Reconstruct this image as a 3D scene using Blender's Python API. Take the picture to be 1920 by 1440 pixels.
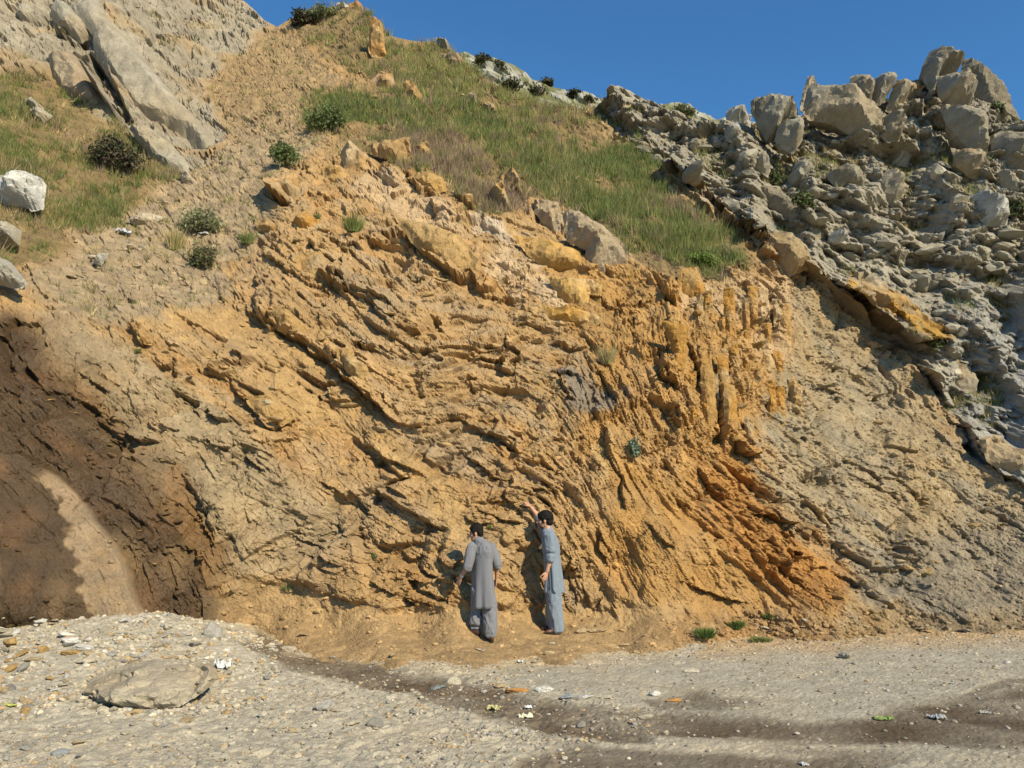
import bpy, bmesh, math, random
import numpy as np
from mathutils import Vector, Matrix, Euler
from mathutils.geometry import delaunay_2d_cdt

# ------------------------------------------------------------------ scene, camera, sky, sun
scene = bpy.context.scene
for o in list(bpy.data.objects):
    bpy.data.objects.remove(o, do_unlink=True)
COL = scene.collection
random.seed(7)
RNG = np.random.default_rng(7)

FPX = 1507.0                       # focal length in photograph pixels (1920 wide)
CAM_H = 1.6
PITCH = math.radians(10.5)
cam = bpy.data.cameras.new('camera')
cam.sensor_width = 36.0
cam.lens = 36.0 * FPX / 1920.0
cam.clip_start = 0.05
cam.clip_end = 3000.0
cam_ob = bpy.data.objects.new('camera', cam)
COL.objects.link(cam_ob)
cam_ob.location = (0, 0, CAM_H)
cam_ob.rotation_euler = (math.pi / 2 + PITCH, 0, 0)
scene.camera = cam_ob

SUN_AZ = math.radians(142)         # compass bearing of the sun, clockwise from +Y (view direction)
SUN_EL = math.radians(34)
world = bpy.data.worlds.new('World')
scene.world = world
world.use_nodes = True
wn = world.node_tree
sky = wn.nodes.new('ShaderNodeTexSky')
sky.sky_type = 'NISHITA'
sky.sun_disc = False
sky.sun_elevation = SUN_EL
sky.sun_rotation = SUN_AZ
sky.altitude = 200
sky.air_density = 1.0
sky.dust_density = 0.0
sky.ozone_density = 8.0
wn.nodes['Background'].inputs['Strength'].default_value = 0.100
tint = wn.nodes.new('ShaderNodeVectorMath')       # the camera's white balance on the whole sky, everywhere alike
tint.operation = 'MULTIPLY'
tint.inputs[1].default_value = (.80, 1.22, 1.25)
wn.links.new(sky.outputs['Color'], tint.inputs[0])
wn.links.new(tint.outputs[0], wn.nodes['Background'].inputs['Color'])

sun = bpy.data.lights.new('sun', 'SUN')
sun.energy = 5.0
sun.angle = math.radians(0.53)
sun.color = (1.0, 0.87, 0.62)
sun_ob = bpy.data.objects.new('sun', sun)
COL.objects.link(sun_ob)
to_sun = Vector((math.sin(SUN_AZ) * math.cos(SUN_EL), math.cos(SUN_AZ) * math.cos(SUN_EL), math.sin(SUN_EL)))
sun_ob.rotation_euler = to_sun.to_track_quat('Z', 'Y').to_euler()
sun_ob.location = (30, -20, 40)

vs = scene.view_settings
vs.view_transform = 'Standard'
vs.look = 'None'
vs.gamma = 1.0
vs.exposure = 0.44
vs.use_curve_mapping = False

# ------------------------------------------------------------------ numeric helpers
CP, SP = math.cos(PITCH), math.sin(PITCH)

def ray_np(px, py):
    k = (py - 720.0) / FPX
    return np.stack([(px - 960.0) / FPX + 0 * k, CP + k * SP, SP - k * CP], -1)

def at_np(px, py, Y):
    r = ray_np(np.asarray(px, float), np.asarray(py, float))
    t = np.asarray(Y) / r[..., 1]
    return np.array([0, 0, CAM_H]) + r * t[..., None]

def at(px, py, Y):
    return Vector(at_np(np.array(float(px)), np.array(float(py)), np.array(float(Y))))

def depth_for_z(px, py, z):
    r = ray_np(np.array(float(px)), np.array(float(py)))
    return (z - CAM_H) / r[2] * r[1]

def project_np(P):
    x, y, z = P[..., 0], P[..., 1], P[..., 2] - CAM_H
    d = y * CP + z * SP
    u = -y * SP + z * CP
    d = np.maximum(d, 0.05)
    return 960 + x / d * FPX, 720 - u / d * FPX

def _h(ix, iy, iz, seed):
    with np.errstate(over='ignore'):
        h = (ix.astype(np.uint32) * np.uint32(374761393) + iy.astype(np.uint32) * np.uint32(668265263)
             + iz.astype(np.uint32) * np.uint32(2147483647) + np.uint32((seed * 1274126177) & 0xffffffff))
        h = (h ^ (h >> np.uint32(13))) * np.uint32(1274126177)
        h = (h ^ (h >> np.uint32(15))) * np.uint32(2246822519)
        return h ^ (h >> np.uint32(16))

def hf(ix, iy, iz, seed):
    return _h(ix, iy, iz, seed).astype(np.float32) * np.float32(1 / 4294967296.0)

def rnd_id(i, seed):
    z = np.zeros_like(i)
    return hf(i, z, z, seed)

def vnoise(P, seed=0):
    """gradient noise, about -1..1"""
    P = P.astype(np.float32)
    i = np.floor(P).astype(np.int64)
    f = P - i
    w = f * f * f * (f * (f * 6 - 15) + 10)
    out = 0
    for dx in (0, 1):
        wx = w[:, 0] if dx else 1 - w[:, 0]
        for dy in (0, 1):
            wy = w[:, 1] if dy else 1 - w[:, 1]
            for dz in (0, 1):
                wz = w[:, 2] if dz else 1 - w[:, 2]
                h = _h(i[:, 0] + dx, i[:, 1] + dy, i[:, 2] + dz, seed)
                gx = (h & np.uint32(1023)).astype(np.float32) / 511.5 - 1
                gy = ((h >> np.uint32(10)) & np.uint32(1023)).astype(np.float32) / 511.5 - 1
                gz = ((h >> np.uint32(20)) & np.uint32(1023)).astype(np.float32) / 511.5 - 1
                out = out + wx * wy * wz * (gx * (f[:, 0] - dx) + gy * (f[:, 1] - dy) + gz * (f[:, 2] - dz))
    return out * 1.6

def fbm(P, seed=0, octs=4, gain=0.5):
    s, a, tot = 0, 1.0, 0
    for k in range(octs):
        s = s + a * vnoise(P * (2.03 ** k) + 17.3 * k, seed + k)
        tot += a
        a *= gain
    return s / tot

def worley(P, seed=0, jit=0.9):
    """nearest and second nearest feature: F1, F2, cell id, offset vector from the cell's point"""
    P = P.astype(np.float32)
    n = len(P)
    base = np.floor(P).astype(np.int64)
    F1 = np.full(n, 9, np.float32); F2 = np.full(n, 9, np.float32)
    ID = np.zeros(n, np.uint32); OF = np.zeros((n, 3), np.float32)
    for dx in (-1, 0, 1):
        for dy in (-1, 0, 1):
            for dz in (-1, 0, 1):
                cx, cy, cz = base[:, 0] + dx, base[:, 1] + dy, base[:, 2] + dz
                h = _h(cx, cy, cz, seed)
                jx = ((h & np.uint32(1023)).astype(np.float32) / 1023 - .5) * jit + .5
                jy = (((h >> np.uint32(10)) & np.uint32(1023)).astype(np.float32) / 1023 - .5) * jit + .5
                jz = (((h >> np.uint32(20)) & np.uint32(1023)).astype(np.float32) / 1023 - .5) * jit + .5
                ox = P[:, 0] - cx - jx; oy = P[:, 1] - cy - jy; oz = P[:, 2] - cz - jz
                d = ox * ox + oy * oy + oz * oz
                m = d < F1
                F2 = np.where(m, F1, np.minimum(F2, d))
                F1 = np.where(m, d, F1)
                ID = np.where(m, h, ID)
                OF[m, 0] = ox[m]; OF[m, 1] = oy[m]; OF[m, 2] = oz[m]
    return np.sqrt(F1), np.sqrt(F2), ID, OF

def facet(P, seed=0, tilt=1.0, bulge=0):
    """angular broken-rock relief: each cell a tilted flat face; returns height (-1..1), crack 0..1, cell random"""
    F1, F2, ID, OF = worley(P, seed)
    r = rnd_id(ID, 1)
    g = np.stack([rnd_id(ID, 2), rnd_id(ID, 3), rnd_id(ID, 4)], -1) * 2 - 1
    h = (r - .5) * 1.2 + tilt * (g * OF).sum(-1)
    crack = np.clip(1 - (F2 - F1) / 0.10, 0, 1)
    if bulge:
        h = (h + .7) * sstep(0, bulge, F2 - F1) - .35
    return h, crack, rnd_id(ID, 5)

def blockpile(P, seed=0, dims=3, skew=.35, slope=3.0, smin=.42, smax=.70, tilt=.5):
    """a heap of skewed blocks, continuous: height 0..1 above the gaps between them, and a random number per block"""
    P = P.astype(np.float32)
    n = len(P)
    base = np.floor(P).astype(np.int64)
    H = np.full(n, -.25, np.float32); ID = np.zeros(n, np.uint32)
    k1 = np.float32(1 / 255.0)
    for dx in (-1, 0, 1):
        for dy in (-1, 0, 1):
            for dz in ((-1, 0, 1) if dims == 3 else (0,)):
                cx, cy = base[:, 0] + dx, base[:, 1] + dy
                cz = base[:, 2] + dz if dims == 3 else np.zeros_like(cx)
                h = _h(cx, cy, cz, seed); h2 = _h(cx, cy, cz, seed + 77)
                byt = lambda v, s: ((v >> np.uint32(s)) & np.uint32(255)).astype(np.float32) * k1
                ox = P[:, 0] - cx - (.1 + .8 * byt(h, 0)); oy = P[:, 1] - cy - (.1 + .8 * byt(h, 8))
                s = smin + (smax - smin) * byt(h2, 0)
                t1 = (byt(h2, 8) - .5) * 2 * skew; t2 = (byt(h2, 16) - .5) * 2 * skew
                asp = .75 + .5 * byt(h2, 24)
                if dims == 3:
                    oz = P[:, 2] - cz - (.1 + .8 * byt(h, 16))
                    nm = np.maximum(np.maximum(np.abs(ox + t1 * oy) * asp, np.abs(oy + t2 * oz)), np.abs(oz + t1 * ox - t2 * oy))
                    tl = t2 * ox - t1 * oy + (asp - 1) * 1.5 * oz
                else:
                    nm = np.maximum(np.abs(ox + t1 * oy) * asp, np.abs(oy + t2 * ox))
                    tl = 1.5 * (t2 * ox - t1 * oy)
                v = (.35 + .65 * byt(h, 24)) * np.minimum(1, slope * (1 - nm / s)) + tilt * tl * np.clip(2 * (1 - nm / s), 0, 1)
                m = (v > H) & (nm < s)
                H = np.where(m, v, H)
                ID = np.where(m, h, ID)
    return np.maximum(H, -.1), rnd_id(ID, 5)

def sstep(a, b, x):
    t = np.clip((x - a) / (b - a), 0, 1)
    return t * t * (3 - 2 * t)

def tps_fit(pts, vals, smooth=0.0):
    X = np.asarray(pts, float) / 500.0
    n = len(X)
    d2 = ((X[:, None] - X[None]) ** 2).sum(-1)
    K = 0.5 * d2 * np.log(d2 + 1e-9) + np.eye(n) * smooth
    Pm = np.c_[np.ones(n), X]
    A = np.block([[K, Pm], [Pm.T, np.zeros((3, 3))]])
    w = np.linalg.solve(A, np.r_[np.asarray(vals, float), 0, 0, 0])
    def f(px, py):
        q = np.stack([px.ravel(), py.ravel()], -1) / 500.0
        out = np.empty(len(q))
        for s in range(0, len(q), 20000):
            b = q[s:s + 20000]
            d = ((b[:, None] - X[None]) ** 2).sum(-1)
            out[s:s + 20000] = (0.5 * d * np.log(d + 1e-9)) @ w[:n] + w[n] + b @ w[n + 1:]
        return out.reshape(px.shape)
    return f

def poly_sd(px, py, poly):
    """signed distance to polygon in photograph pixels, positive inside"""
    best = np.full(px.shape, 1e9, np.float32)
    inside = np.zeros(px.shape, bool)
    n = len(poly)
    for k in range(n):
        x0, y0 = poly[k]; x1, y1 = poly[(k + 1) % n]
        ex, ey = x1 - x0, y1 - y0
        t = np.clip(((px - x0) * ex + (py - y0) * ey) / (ex * ex + ey * ey + 1e-9), 0, 1)
        best = np.minimum(best, (px - x0 - t * ex) ** 2 + (py - y0 - t * ey) ** 2)
        c = (y0 > py) != (y1 > py)
        if y1 != y0:
            inside ^= c & (px < (x1 - x0) * (py - y0) / (y1 - y0) + x0)
    d = np.sqrt(best)
    return np.where(inside, d, -d)

def line_d(px, py, pts):
    best = np.full(px.shape, 1e9, np.float32)
    for (x0, y0), (x1, y1) in zip(pts[:-1], pts[1:]):
        ex, ey = x1 - x0, y1 - y0
        t = np.clip(((px - x0) * ex + (py - y0) * ey) / (ex * ex + ey * ey + 1e-9), 0, 1)
        best = np.minimum(best, (px - x0 - t * ex) ** 2 + (py - y0 - t * ey) ** 2)
    return np.sqrt(best)

# ------------------------------------------------------------------ mesh and tag helpers
def tag(o, label=None, cat=None, group=None, kind=None):
    if label: o['label'] = label
    if cat: o['category'] = cat
    if group: o['group'] = group
    if kind: o['kind'] = kind
    return o

def np_mesh(name, V, F, colors=None, extra=None, smooth=False):
    """V (n,3); F (m,3) or (m,4)"""
    me = bpy.data.meshes.new(name)
    V = np.ascontiguousarray(V, np.float32)
    F = np.ascontiguousarray(F, np.int32)
    k = F.shape[1]
    me.vertices.add(len(V)); me.vertices.foreach_set('co', V.ravel())
    me.loops.add(F.size); me.loops.foreach_set('vertex_index', F.ravel())
    me.polygons.add(len(F))
    me.polygons.foreach_set('loop_start', np.arange(0, F.size, k, dtype=np.int32))
    me.polygons.foreach_set('use_smooth', np.full(len(F), smooth))
    me.update(calc_edges=True)
    if colors is not None:
        a = me.attributes.new('col', 'FLOAT_COLOR', 'POINT')
        c = np.ones((len(V), 4), np.float32); c[:, :3] = colors
        a.data.foreach_set('color', c.ravel())
    for nm, arr in (extra or {}).items():
        a = me.attributes.new(nm, 'FLOAT', 'POINT')
        a.data.foreach_set('value', np.ascontiguousarray(arr, np.float32))
    me.validate()
    return me

def link(name, me, mat=None, parent=None, loc=None, rot=None, scale=None):
    o = bpy.data.objects.new(name, me)
    COL.objects.link(o)
    if mat is not None:
        if me.materials: me.materials[0] = mat
        else: me.materials.append(mat)
    if parent is not None: o.parent = parent
    if loc is not None: o.location = loc
    if rot is not None: o.rotation_euler = rot
    if scale is not None: o.scale = scale
    return o

def empty(name, loc=(0, 0, 0)):
    o = bpy.data.objects.new(name, None)
    COL.objects.link(o)
    o.location = loc
    o.empty_display_size = 0.1
    return o

# ------------------------------------------------------------------ materials
def new_mat(name):
    m = bpy.data.materials.new(name)
    m.use_nodes = True
    return m, m.node_tree, m.node_tree.nodes['Principled BSDF']

def earth_mat(name, fine=60.0, bump=0.012, var=0.35, rough=0.92, speck=0.0):
    """surface colour comes from the mesh's own 'col' attribute, with procedural mottling, grain and wetness"""
    m, nt, b = new_mat(name)
    N, L = nt.nodes, nt.links
    at_ = N.new('ShaderNodeAttribute'); at_.attribute_name = 'col'
    wet = N.new('ShaderNodeAttribute'); wet.attribute_name = 'wet'
    tc = N.new('ShaderNodeTexCoord')
    n1 = N.new('ShaderNodeTexNoise'); n1.inputs['Scale'].default_value = 3.1; n1.inputs['Detail'].default_value = 7; n1.inputs['Roughness'].default_value = .65
    n2 = N.new('ShaderNodeTexNoise'); n2.inputs['Scale'].default_value = fine; n2.inputs['Detail'].default_value = 5; n2.inputs['Roughness'].default_value = .7
    L.new(tc.outputs['Object'], n1.inputs['Vector']); L.new(tc.outputs['Object'], n2.inputs['Vector'])
    r1 = N.new('ShaderNodeMapRange'); r1.inputs[1].default_value = .3; r1.inputs[2].default_value = .7
    r1.inputs[3].default_value = 1 - var; r1.inputs[4].default_value = 1 + var * .8
    L.new(n1.outputs['Fac'], r1.inputs[0])
    r2 = N.new('ShaderNodeMapRange'); r2.inputs[1].default_value = .3; r2.inputs[2].default_value = .7
    r2.inputs[3].default_value = .72; r2.inputs[4].default_value = 1.22
    L.new(n2.outputs['Fac'], r2.inputs[0])
    mu = N.new('ShaderNodeMath'); mu.operation = 'MULTIPLY'
    L.new(r1.outputs[0], mu.inputs[0]); L.new(r2.outputs[0], mu.inputs[1])
    vm = N.new('ShaderNodeVectorMath'); vm.operation = 'SCALE'
    L.new(at_.outputs['Color'], vm.inputs[0]); L.new(mu.outputs[0], vm.inputs['Scale'])
    L.new(vm.outputs[0], b.inputs['Base Color'])
    rr = N.new('ShaderNodeMapRange'); rr.inputs[3].default_value = rough; rr.inputs[4].default_value = .36
    L.new(wet.outputs['Fac'], rr.inputs[0]); L.new(rr.outputs[0], b.inputs['Roughness'])
    rs = N.new('ShaderNodeMapRange'); rs.inputs[3].default_value = .25; rs.inputs[4].default_value = .45
    L.new(wet.outputs['Fac'], rs.inputs[0]); L.new(rs.outputs[0], b.inputs['Specular IOR Level'])
    bp = N.new('ShaderNodeBump'); bp.inputs['Distance'].default_value = bump; bp.inputs['Strength'].default_value = 1.0
    L.new(n2.outputs['Fac'], bp.inputs['Height']); L.new(bp.outputs[0], b.inputs['Normal'])
    return m

def plain_mat(name, col, rough=.8, var=.15, scale=20, bump=0.0, bump_scale=None, spec=.3):
    m, nt, b = new_mat(name)
    N, L = nt.nodes, nt.links
    tc = N.new('ShaderNodeTexCoord')
    n = N.new('ShaderNodeTexNoise'); n.inputs['Scale'].default_value = scale; n.inputs['Detail'].default_value = 5
    L.new(tc.outputs['Object'], n.inputs['Vector'])
    r = N.new('ShaderNodeMapRange'); r.inputs[1].default_value = .3; r.inputs[2].default_value = .7
    r.inputs[3].default_value = 1 - var; r.inputs[4].default_value = 1 + var
    L.new(n.outputs['Fac'], r.inputs[0])
    vm = N.new('ShaderNodeVectorMath'); vm.operation = 'SCALE'; vm.inputs[0].default_value = col
    L.new(r.outputs[0], vm.inputs['Scale']); L.new(vm.outputs[0], b.inputs['Base Color'])
    b.inputs['Roughness'].default_value = rough
    b.inputs['Specular IOR Level'].default_value = spec
    if bump:
        n2 = N.new('ShaderNodeTexNoise'); n2.inputs['Scale'].default_value = bump_scale or scale * 3; n2.inputs['Detail'].default_value = 6
        L.new(tc.outputs['Object'], n2.inputs['Vector'])
        bp = N.new('ShaderNodeBump'); bp.inputs['Distance'].default_value = bump
        L.new(n2.outputs['Fac'], bp.inputs['Height']); L.new(bp.outputs[0], b.inputs['Normal'])
    return m

def leaf_mat(name):
    m, nt, b = new_mat(name)
    a = nt.nodes.new('ShaderNodeAttribute'); a.attribute_name = 'col'
    nt.links.new(a.outputs['Color'], b.inputs['Base Color'])
    b.inputs['Roughness'].default_value = .7
    b.inputs['Specular IOR Level'].default_value = .2
    t = nt.nodes.new('ShaderNodeBsdfTranslucent'); nt.links.new(a.outputs['Color'], t.inputs['Color'])
    mx = nt.nodes.new('ShaderNodeMixShader'); mx.inputs[0].default_value = .25
    out = nt.nodes['Material Output']
    nt.links.new(b.outputs[0], mx.inputs[1]); nt.links.new(t.outputs[0], mx.inputs[2]); nt.links.new(mx.outputs[0], out.inputs[0])
    return m

M_CLIFF = earth_mat('broken rock and soil', fine=28.0, bump=0.03, var=.22)
M_GROUND = earth_mat('gravel and dust', fine=55.0, bump=0.012, var=.18)
M_STONE = earth_mat('loose stone', fine=22.0, bump=0.010, var=.15)
M_LEAF = leaf_mat('leaves and grass blades')
M_TWIG = plain_mat('dry twig', (.16, .11, .07), .9, .3, 30)
# ------------------------------------------------------------------ cliff: base form
SKY_X = [-700, -300, 0, 300, 430, 455, 475, 495, 520, 540, 575, 610, 650, 690, 712, 730, 760, 800, 835, 862, 900, 960, 1030, 1090, 1120, 1150, 1180, 1215, 1250, 1300, 1345, 1400, 1500, 1600, 1690, 1725, 1760, 1800, 1850, 1920, 2200, 2700]
SKY_Y = [-420, -330, -260, -140, -30, 0, 18, 38, 50, 36, 24, 14, 10, 24, 48, 66, 74, 78, 88, 108, 140, 182, 200, 205, 196, 180, 168, 190, 212, 225, 236, 232, 215, 200, 180, 160, 148, 160, 188, 225, 250, 270]
BOT = 1345.0

ctrl = []
def colc(px, rows):
    for py, Y in rows: ctrl.append((px, py, Y))
colc(-450, [(1160, 8.6), (1000, 8.9), (850, 9.4), (700, 10.0), (600, 10.8), (500, 12.4), (400, 14.2), (200, 17.5), (0, 21), (-250, 28)])
colc(0, [(1160, 10.5), (1000, 10.8), (850, 11.2), (700, 11.9), (600, 12.5), (540, 13.5), (480, 14.8), (400, 16.5), (300, 18.5), (200, 20.7), (100, 23.2), (0, 26), (-200, 33)])
colc(200, [(1150, 11.2), (1000, 11.5), (850, 12.0), (700, 12.8), (610, 13.5), (560, 14.6), (480, 16.4), (400, 18.4), (300, 20.5), (200, 23), (100, 26), (0, 29), (-150, 34)])
colc(400, [(1150, 12.0), (1050, 12.1), (950, 12.3), (850, 12.7), (750, 13.3), (650, 14.1), (590, 15.0), (500, 16.8), (400, 19.0), (300, 22), (200, 26.5), (100, 31), (0, 35)])
colc(520, [(300, 21.5), (200, 25.5), (100, 31), (55, 34.5)])
colc(650, [(1130, 12.1), (1000, 12.5), (900, 13.1), (800, 13.7), (700, 14.4), (600, 15.2), (500, 16.5), (400, 18.2), (300, 21), (200, 24.5), (100, 29.2), (20, 33.5)])
colc(850, [(1170, 11.62), (1130, 11.85), (1060, 12.02), (1000, 12.2), (945, 12.5)])
colc(950, [(1130, 12.2), (1000, 12.5), (945, 12.68), (850, 13.3), (750, 14.2), (650, 15.3), (550, 16.6), (450, 18.2), (380, 19.8), (300, 22.5), (200, 27)])
colc(800, [(200, 25.3), (90, 30.5)])
colc(1200, [(1180, 12.3), (1100, 12.6), (1000, 13.0), (900, 13.5), (800, 14.2), (700, 15), (600, 16), (520, 17), (440, 19), (350, 22.2), (280, 25), (200, 28)])
colc(1400, [(1190, 13.1), (1100, 13.6), (1000, 14.1), (900, 14.7), (800, 15.3), (700, 16.0), (600, 16.9), (520, 18), (450, 19.6), (350, 22.2), (250, 24.8)])
colc(1650, [(1190, 13.4), (1100, 14.4), (1000, 15.4), (900, 16.5), (800, 17.7), (700, 18.9), (620, 19.9), (550, 20.6), (450, 21.7), (350, 23), (250, 24.6)])
colc(1920, [(1180, 13.9), (1100, 15), (1000, 16.2), (900, 17.3), (800, 18.0), (700, 18.7), (600, 19.5), (500, 20.3), (400, 21.3), (300, 22.6), (230, 23.8)])
colc(2400, [(1180, 15), (1000, 17), (800, 18.8), (600, 20.4), (400, 22.3), (280, 24)])
for px, py, z in [(480, 1205, .02), (600, 1235, .0), (750, 1250, .0), (900, 1253, .0), (1050, 1248, .0), (1200, 1228, .0), (1300, 1212, -.01),
                  (905, 1205, .12), (1040, 1188, .15), (780, 1190, .2), (1180, 1205, .05), (620, 1190, .17), (520, 1180, .22),
                  (480, 1300, -.45), (750, 1320, -.45), (1000, 1320, -.45), (1300, 1290, -.4), (1600, 1225, -.12), (1600, 1300, -.6), (1920, 1210, -.1), (1920, 1300, -.6),
                  (2400, 1300, -.8), (0, 1190, .3), (0, 1300, -.45), (250, 1190, .25), (250, 1300, -.45), (-450, 1300, -.5)]:
    ctrl.append((px, py, depth_for_z(px, py, z)))
ctrl = np.array(ctrl)
depth_f = tps_fit(ctrl[:, :2], np.log(ctrl[:, 2]), smooth=2e-4)

left = [0.0]
while left[-1] > -620: left.append(left[-1] - (2.4 + 0.05 * abs(left[-1])))
right = [1920.0]
while right[-1] < 2500: right.append(right[-1] + 2.4 + 0.05 * abs(right[-1] - 1920))
PXS = np.array(left[::-1][:-1] + list(np.arange(0, 1920, 2.2)) + right)
NR, NB = 590, 12
sky_c = np.interp(PXS, SKY_X, SKY_Y)
tt = np.linspace(0, 1, NR)
PX = np.repeat(PXS[None], NR, 0)
PY = sky_c[None] + tt[:, None] * (BOT - sky_c)[None]
# smooth depth on a coarse lattice, then bilinear
gx = np.arange(-640, 2561, 8.0); gy = np.arange(-460, 1361, 8.0)
GX, GY = np.meshgrid(gx, gy)
GL = depth_f(GX, GY)
def bil(G, px, py):
    fx = np.clip((px - gx[0]) / 8.0, 0, len(gx) - 1.001); fy = np.clip((py - gy[0]) / 8.0, 0, len(gy) - 1.001)
    ix = fx.astype(int); iy = fy.astype(int); fx = fx - ix; fy = fy - iy
    return (G[iy, ix] * (1 - fx) * (1 - fy) + G[iy, ix + 1] * fx * (1 - fy) + G[iy + 1, ix] * (1 - fx) * fy + G[iy + 1, ix + 1] * fx * fy)
BASE = at_np(PX, PY, np.exp(bil(GL, PX, PY)))
BC = at_np(GX, GY, np.exp(GL))
du = np.gradient(BC, axis=1); dv = np.gradient(BC, axis=0)
NC = np.cross(du, dv); NC /= np.linalg.norm(NC, axis=-1, keepdims=True) + 1e-9
NC *= np.where((NC[..., 1:2] > 0), -1, 1)          # towards the viewer's side
NRM = np.stack([bil(NC[..., k], PX, PY) for k in range(3)], -1)
NRM /= np.linalg.norm(NRM, axis=-1, keepdims=True)

# flat work arrays
x, y = PX.ravel(), PY.ravel()
P0 = BASE.reshape(-1, 3)
NN = NRM.reshape(-1, 3)
n0 = vnoise(P0 * .55, 3); n1 = vnoise(P0 * 1.9 + 5, 4); n2 = vnoise(P0 * 5.5 + 9, 5)
wscale = 14.0 / np.maximum(P0[:, 1], 8)            # pixels of warp shrink with distance
wx = x + (n0 * 34 + n1 * 14 + n2 * 5) * np.minimum(wscale, 1.3)
wy = y + (vnoise(P0 * .55 + 31, 6) * 34 + vnoise(P0 * 1.9 + 41, 7) * 14 + n2 * 4) * np.minimum(wscale, 1.3)

# bedding coordinate: beds traced in the photograph, number grows up and to the right
BEDS = {0: [(100, 760), (250, 860), (370, 950), (470, 1060)],
        1.5: [(230, 640), (400, 770), (520, 860), (640, 960), (760, 1020)],
        3: [(330, 600), (480, 690), (620, 800), (740, 900), (870, 950), (1000, 950)],
        4.5: [(430, 560), (560, 640), (680, 720), (750, 790), (860, 795), (980, 850)],
        6: [(480, 480), (620, 600), (740, 680), (860, 700), (1000, 720), (1080, 790)],
        7.5: [(560, 450), (700, 560), (820, 620), (960, 640), (1080, 660), (1130, 760)],
        9: [(640, 400), (760, 470), (900, 540), (1010, 580), (1120, 620), (1180, 760)],
        10.5: [(760, 360), (880, 420), (980, 470), (1100, 510), (1180, 570), (1220, 700), (1260, 830), (1360, 960)],
        12.0: [(1000, 390), (1240, 510), (1270, 620), (1310, 800), (1420, 930), (1580, 1060)],
        13.5: [(1330, 520), (1345, 640), (1365, 780), (1460, 880), (1620, 1000), (1800, 1110)],
        15: [(1410, 530), (1415, 640), (1440, 740), (1540, 820), (1700, 930), (1900, 1060)],
        16.5: [(1480, 560), (1490, 660), (1560, 720), (1720, 840), (1920, 970)],
        18: [(1560, 600), (1660, 690), (1800, 800), (1920, 890)],
        20: [(1400, 440), (1550, 520), (1700, 620), (1920, 780)],
        -1.5: [(0, 800), (120, 900), (240, 1040), (320, 1160)],
        -3: [(0, 930), (100, 1060), (160, 1160)],
        5: [(0, 90), (250, 340)], 8: [(130, -20), (400, 290)], 10: [(300, -20), (440, 130)]}
bp, bv = [], []
for s_, pts in BEDS.items():
    for p_ in pts: bp.append(p_); bv.append(s_)
bed_f = tps_fit(bp, bv, smooth=3e-3)
GS = bed_f(GX, GY)
S = bil(GS, x, y)
A = (x * .72 + y * .70) / 100.0

sb = vnoise(np.stack([S * 2.4, A * .28, 0 * S], -1), 93) * 26 * np.minimum(wscale, 1.2)   # colour boundaries run along the beds
wx = wx - sb; wy = wy + sb
def zone(poly, feather=16):
    sd = poly_sd(wx, wy, poly)
    return sstep(-feather, feather, sd)

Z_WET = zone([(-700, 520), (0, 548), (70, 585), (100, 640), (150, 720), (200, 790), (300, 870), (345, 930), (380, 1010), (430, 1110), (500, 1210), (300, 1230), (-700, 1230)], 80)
SLAB_EDGE = [(40, 850), (98, 882), (150, 928), (192, 990), (230, 1058), (300, 1210)]
Z_BIG = sstep(-3, 4, poly_sd(x + n1 * 5 + n2 * 3, y + n2 * 3, SLAB_EDGE + [(-700, 1210), (-700, 850)]))       # the big smooth slab of the wet corner
Z_SLAB = Z_BIG * sstep(5, -6, line_d(x, y, SLAB_EDGE) - (22 + 70 * sstep(900, 1150, y)) + n1 * 17 + n2 * 13 + vnoise(P0 * 12., 96) * 7) * sstep(872, 925, y + .3 * x - 30)   # its dry edge
Z_GREYL = zone([(110, 600), (230, 640), (350, 720), (470, 800), (520, 880), (620, 950), (640, 1020), (560, 1090), (470, 1110), (410, 1000), (370, 930), (320, 880), (220, 800), (150, 700)], 22)
Z_YEL = sstep(46, 8, line_d(wx, wy, [(240, 590), (330, 605), (430, 600), (500, 650), (570, 740), (680, 830), (800, 940), (830, 990)]))
Z_OCHRE = zone([(930, 440), (1120, 470), (1330, 510), (1440, 530), (1500, 570), (1490, 640), (1420, 760), (1400, 870), (1480, 960), (1590, 1040), (1620, 1110), (1560, 1150), (1320, 1180), (1180, 1110), (1120, 1040), (1150, 940), (1090, 830), (1120, 690), (1050, 560)], 26)
Z_RED = zone([(1300, 870), (1420, 900), (1480, 980), (1590, 1060), (1610, 1120), (1500, 1130), (1380, 1060), (1290, 960)], 30)
Z_RIGHT = zone([(1480, 520), (1560, 560), (1700, 690), (1800, 830), (1930, 930), (2600, 1100), (2600, 1240), (1500, 1240), (1610, 1130), (1560, 1040), (1450, 940), (1410, 850), (1430, 760), (1500, 640)], 24)
Z_SLATE = zone([(1620, 1040), (1700, 1040), (1760, 1000), (1920, 960), (2600, 1050), (2600, 1200), (1640, 1165)], 40)
Z_CRAG = zone([(1085, 190), (1180, 120), (2600, 60), (2600, 1080), (1930, 915), (1850, 870), (1790, 790), (1710, 690), (1600, 575), (1520, 515), (1430, 470), (1370, 410), (1290, 350), (1230, 300), (1150, 250)], 14)
Z_GRASS = zone([(530, 20), (690, 10), (760, 60), (860, 90), (1100, 190), (1130, 240), (1210, 290), (1260, 350), (1310, 400), (1410, 470), (1400, 515), (1290, 500), (1190, 470), (1090, 405), (1010, 380), (920, 400), (850, 360), (780, 310), (690, 275), (570, 245), (590, 190), (690, 160), (600, 95)], 26)
Z_GRASSL = zone([(-700, 40), (0, 120), (100, 140), (190, 215), (300, 285), (340, 330), (250, 370), (190, 425), (100, 470), (0, 505), (-700, 480)], 24)
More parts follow.
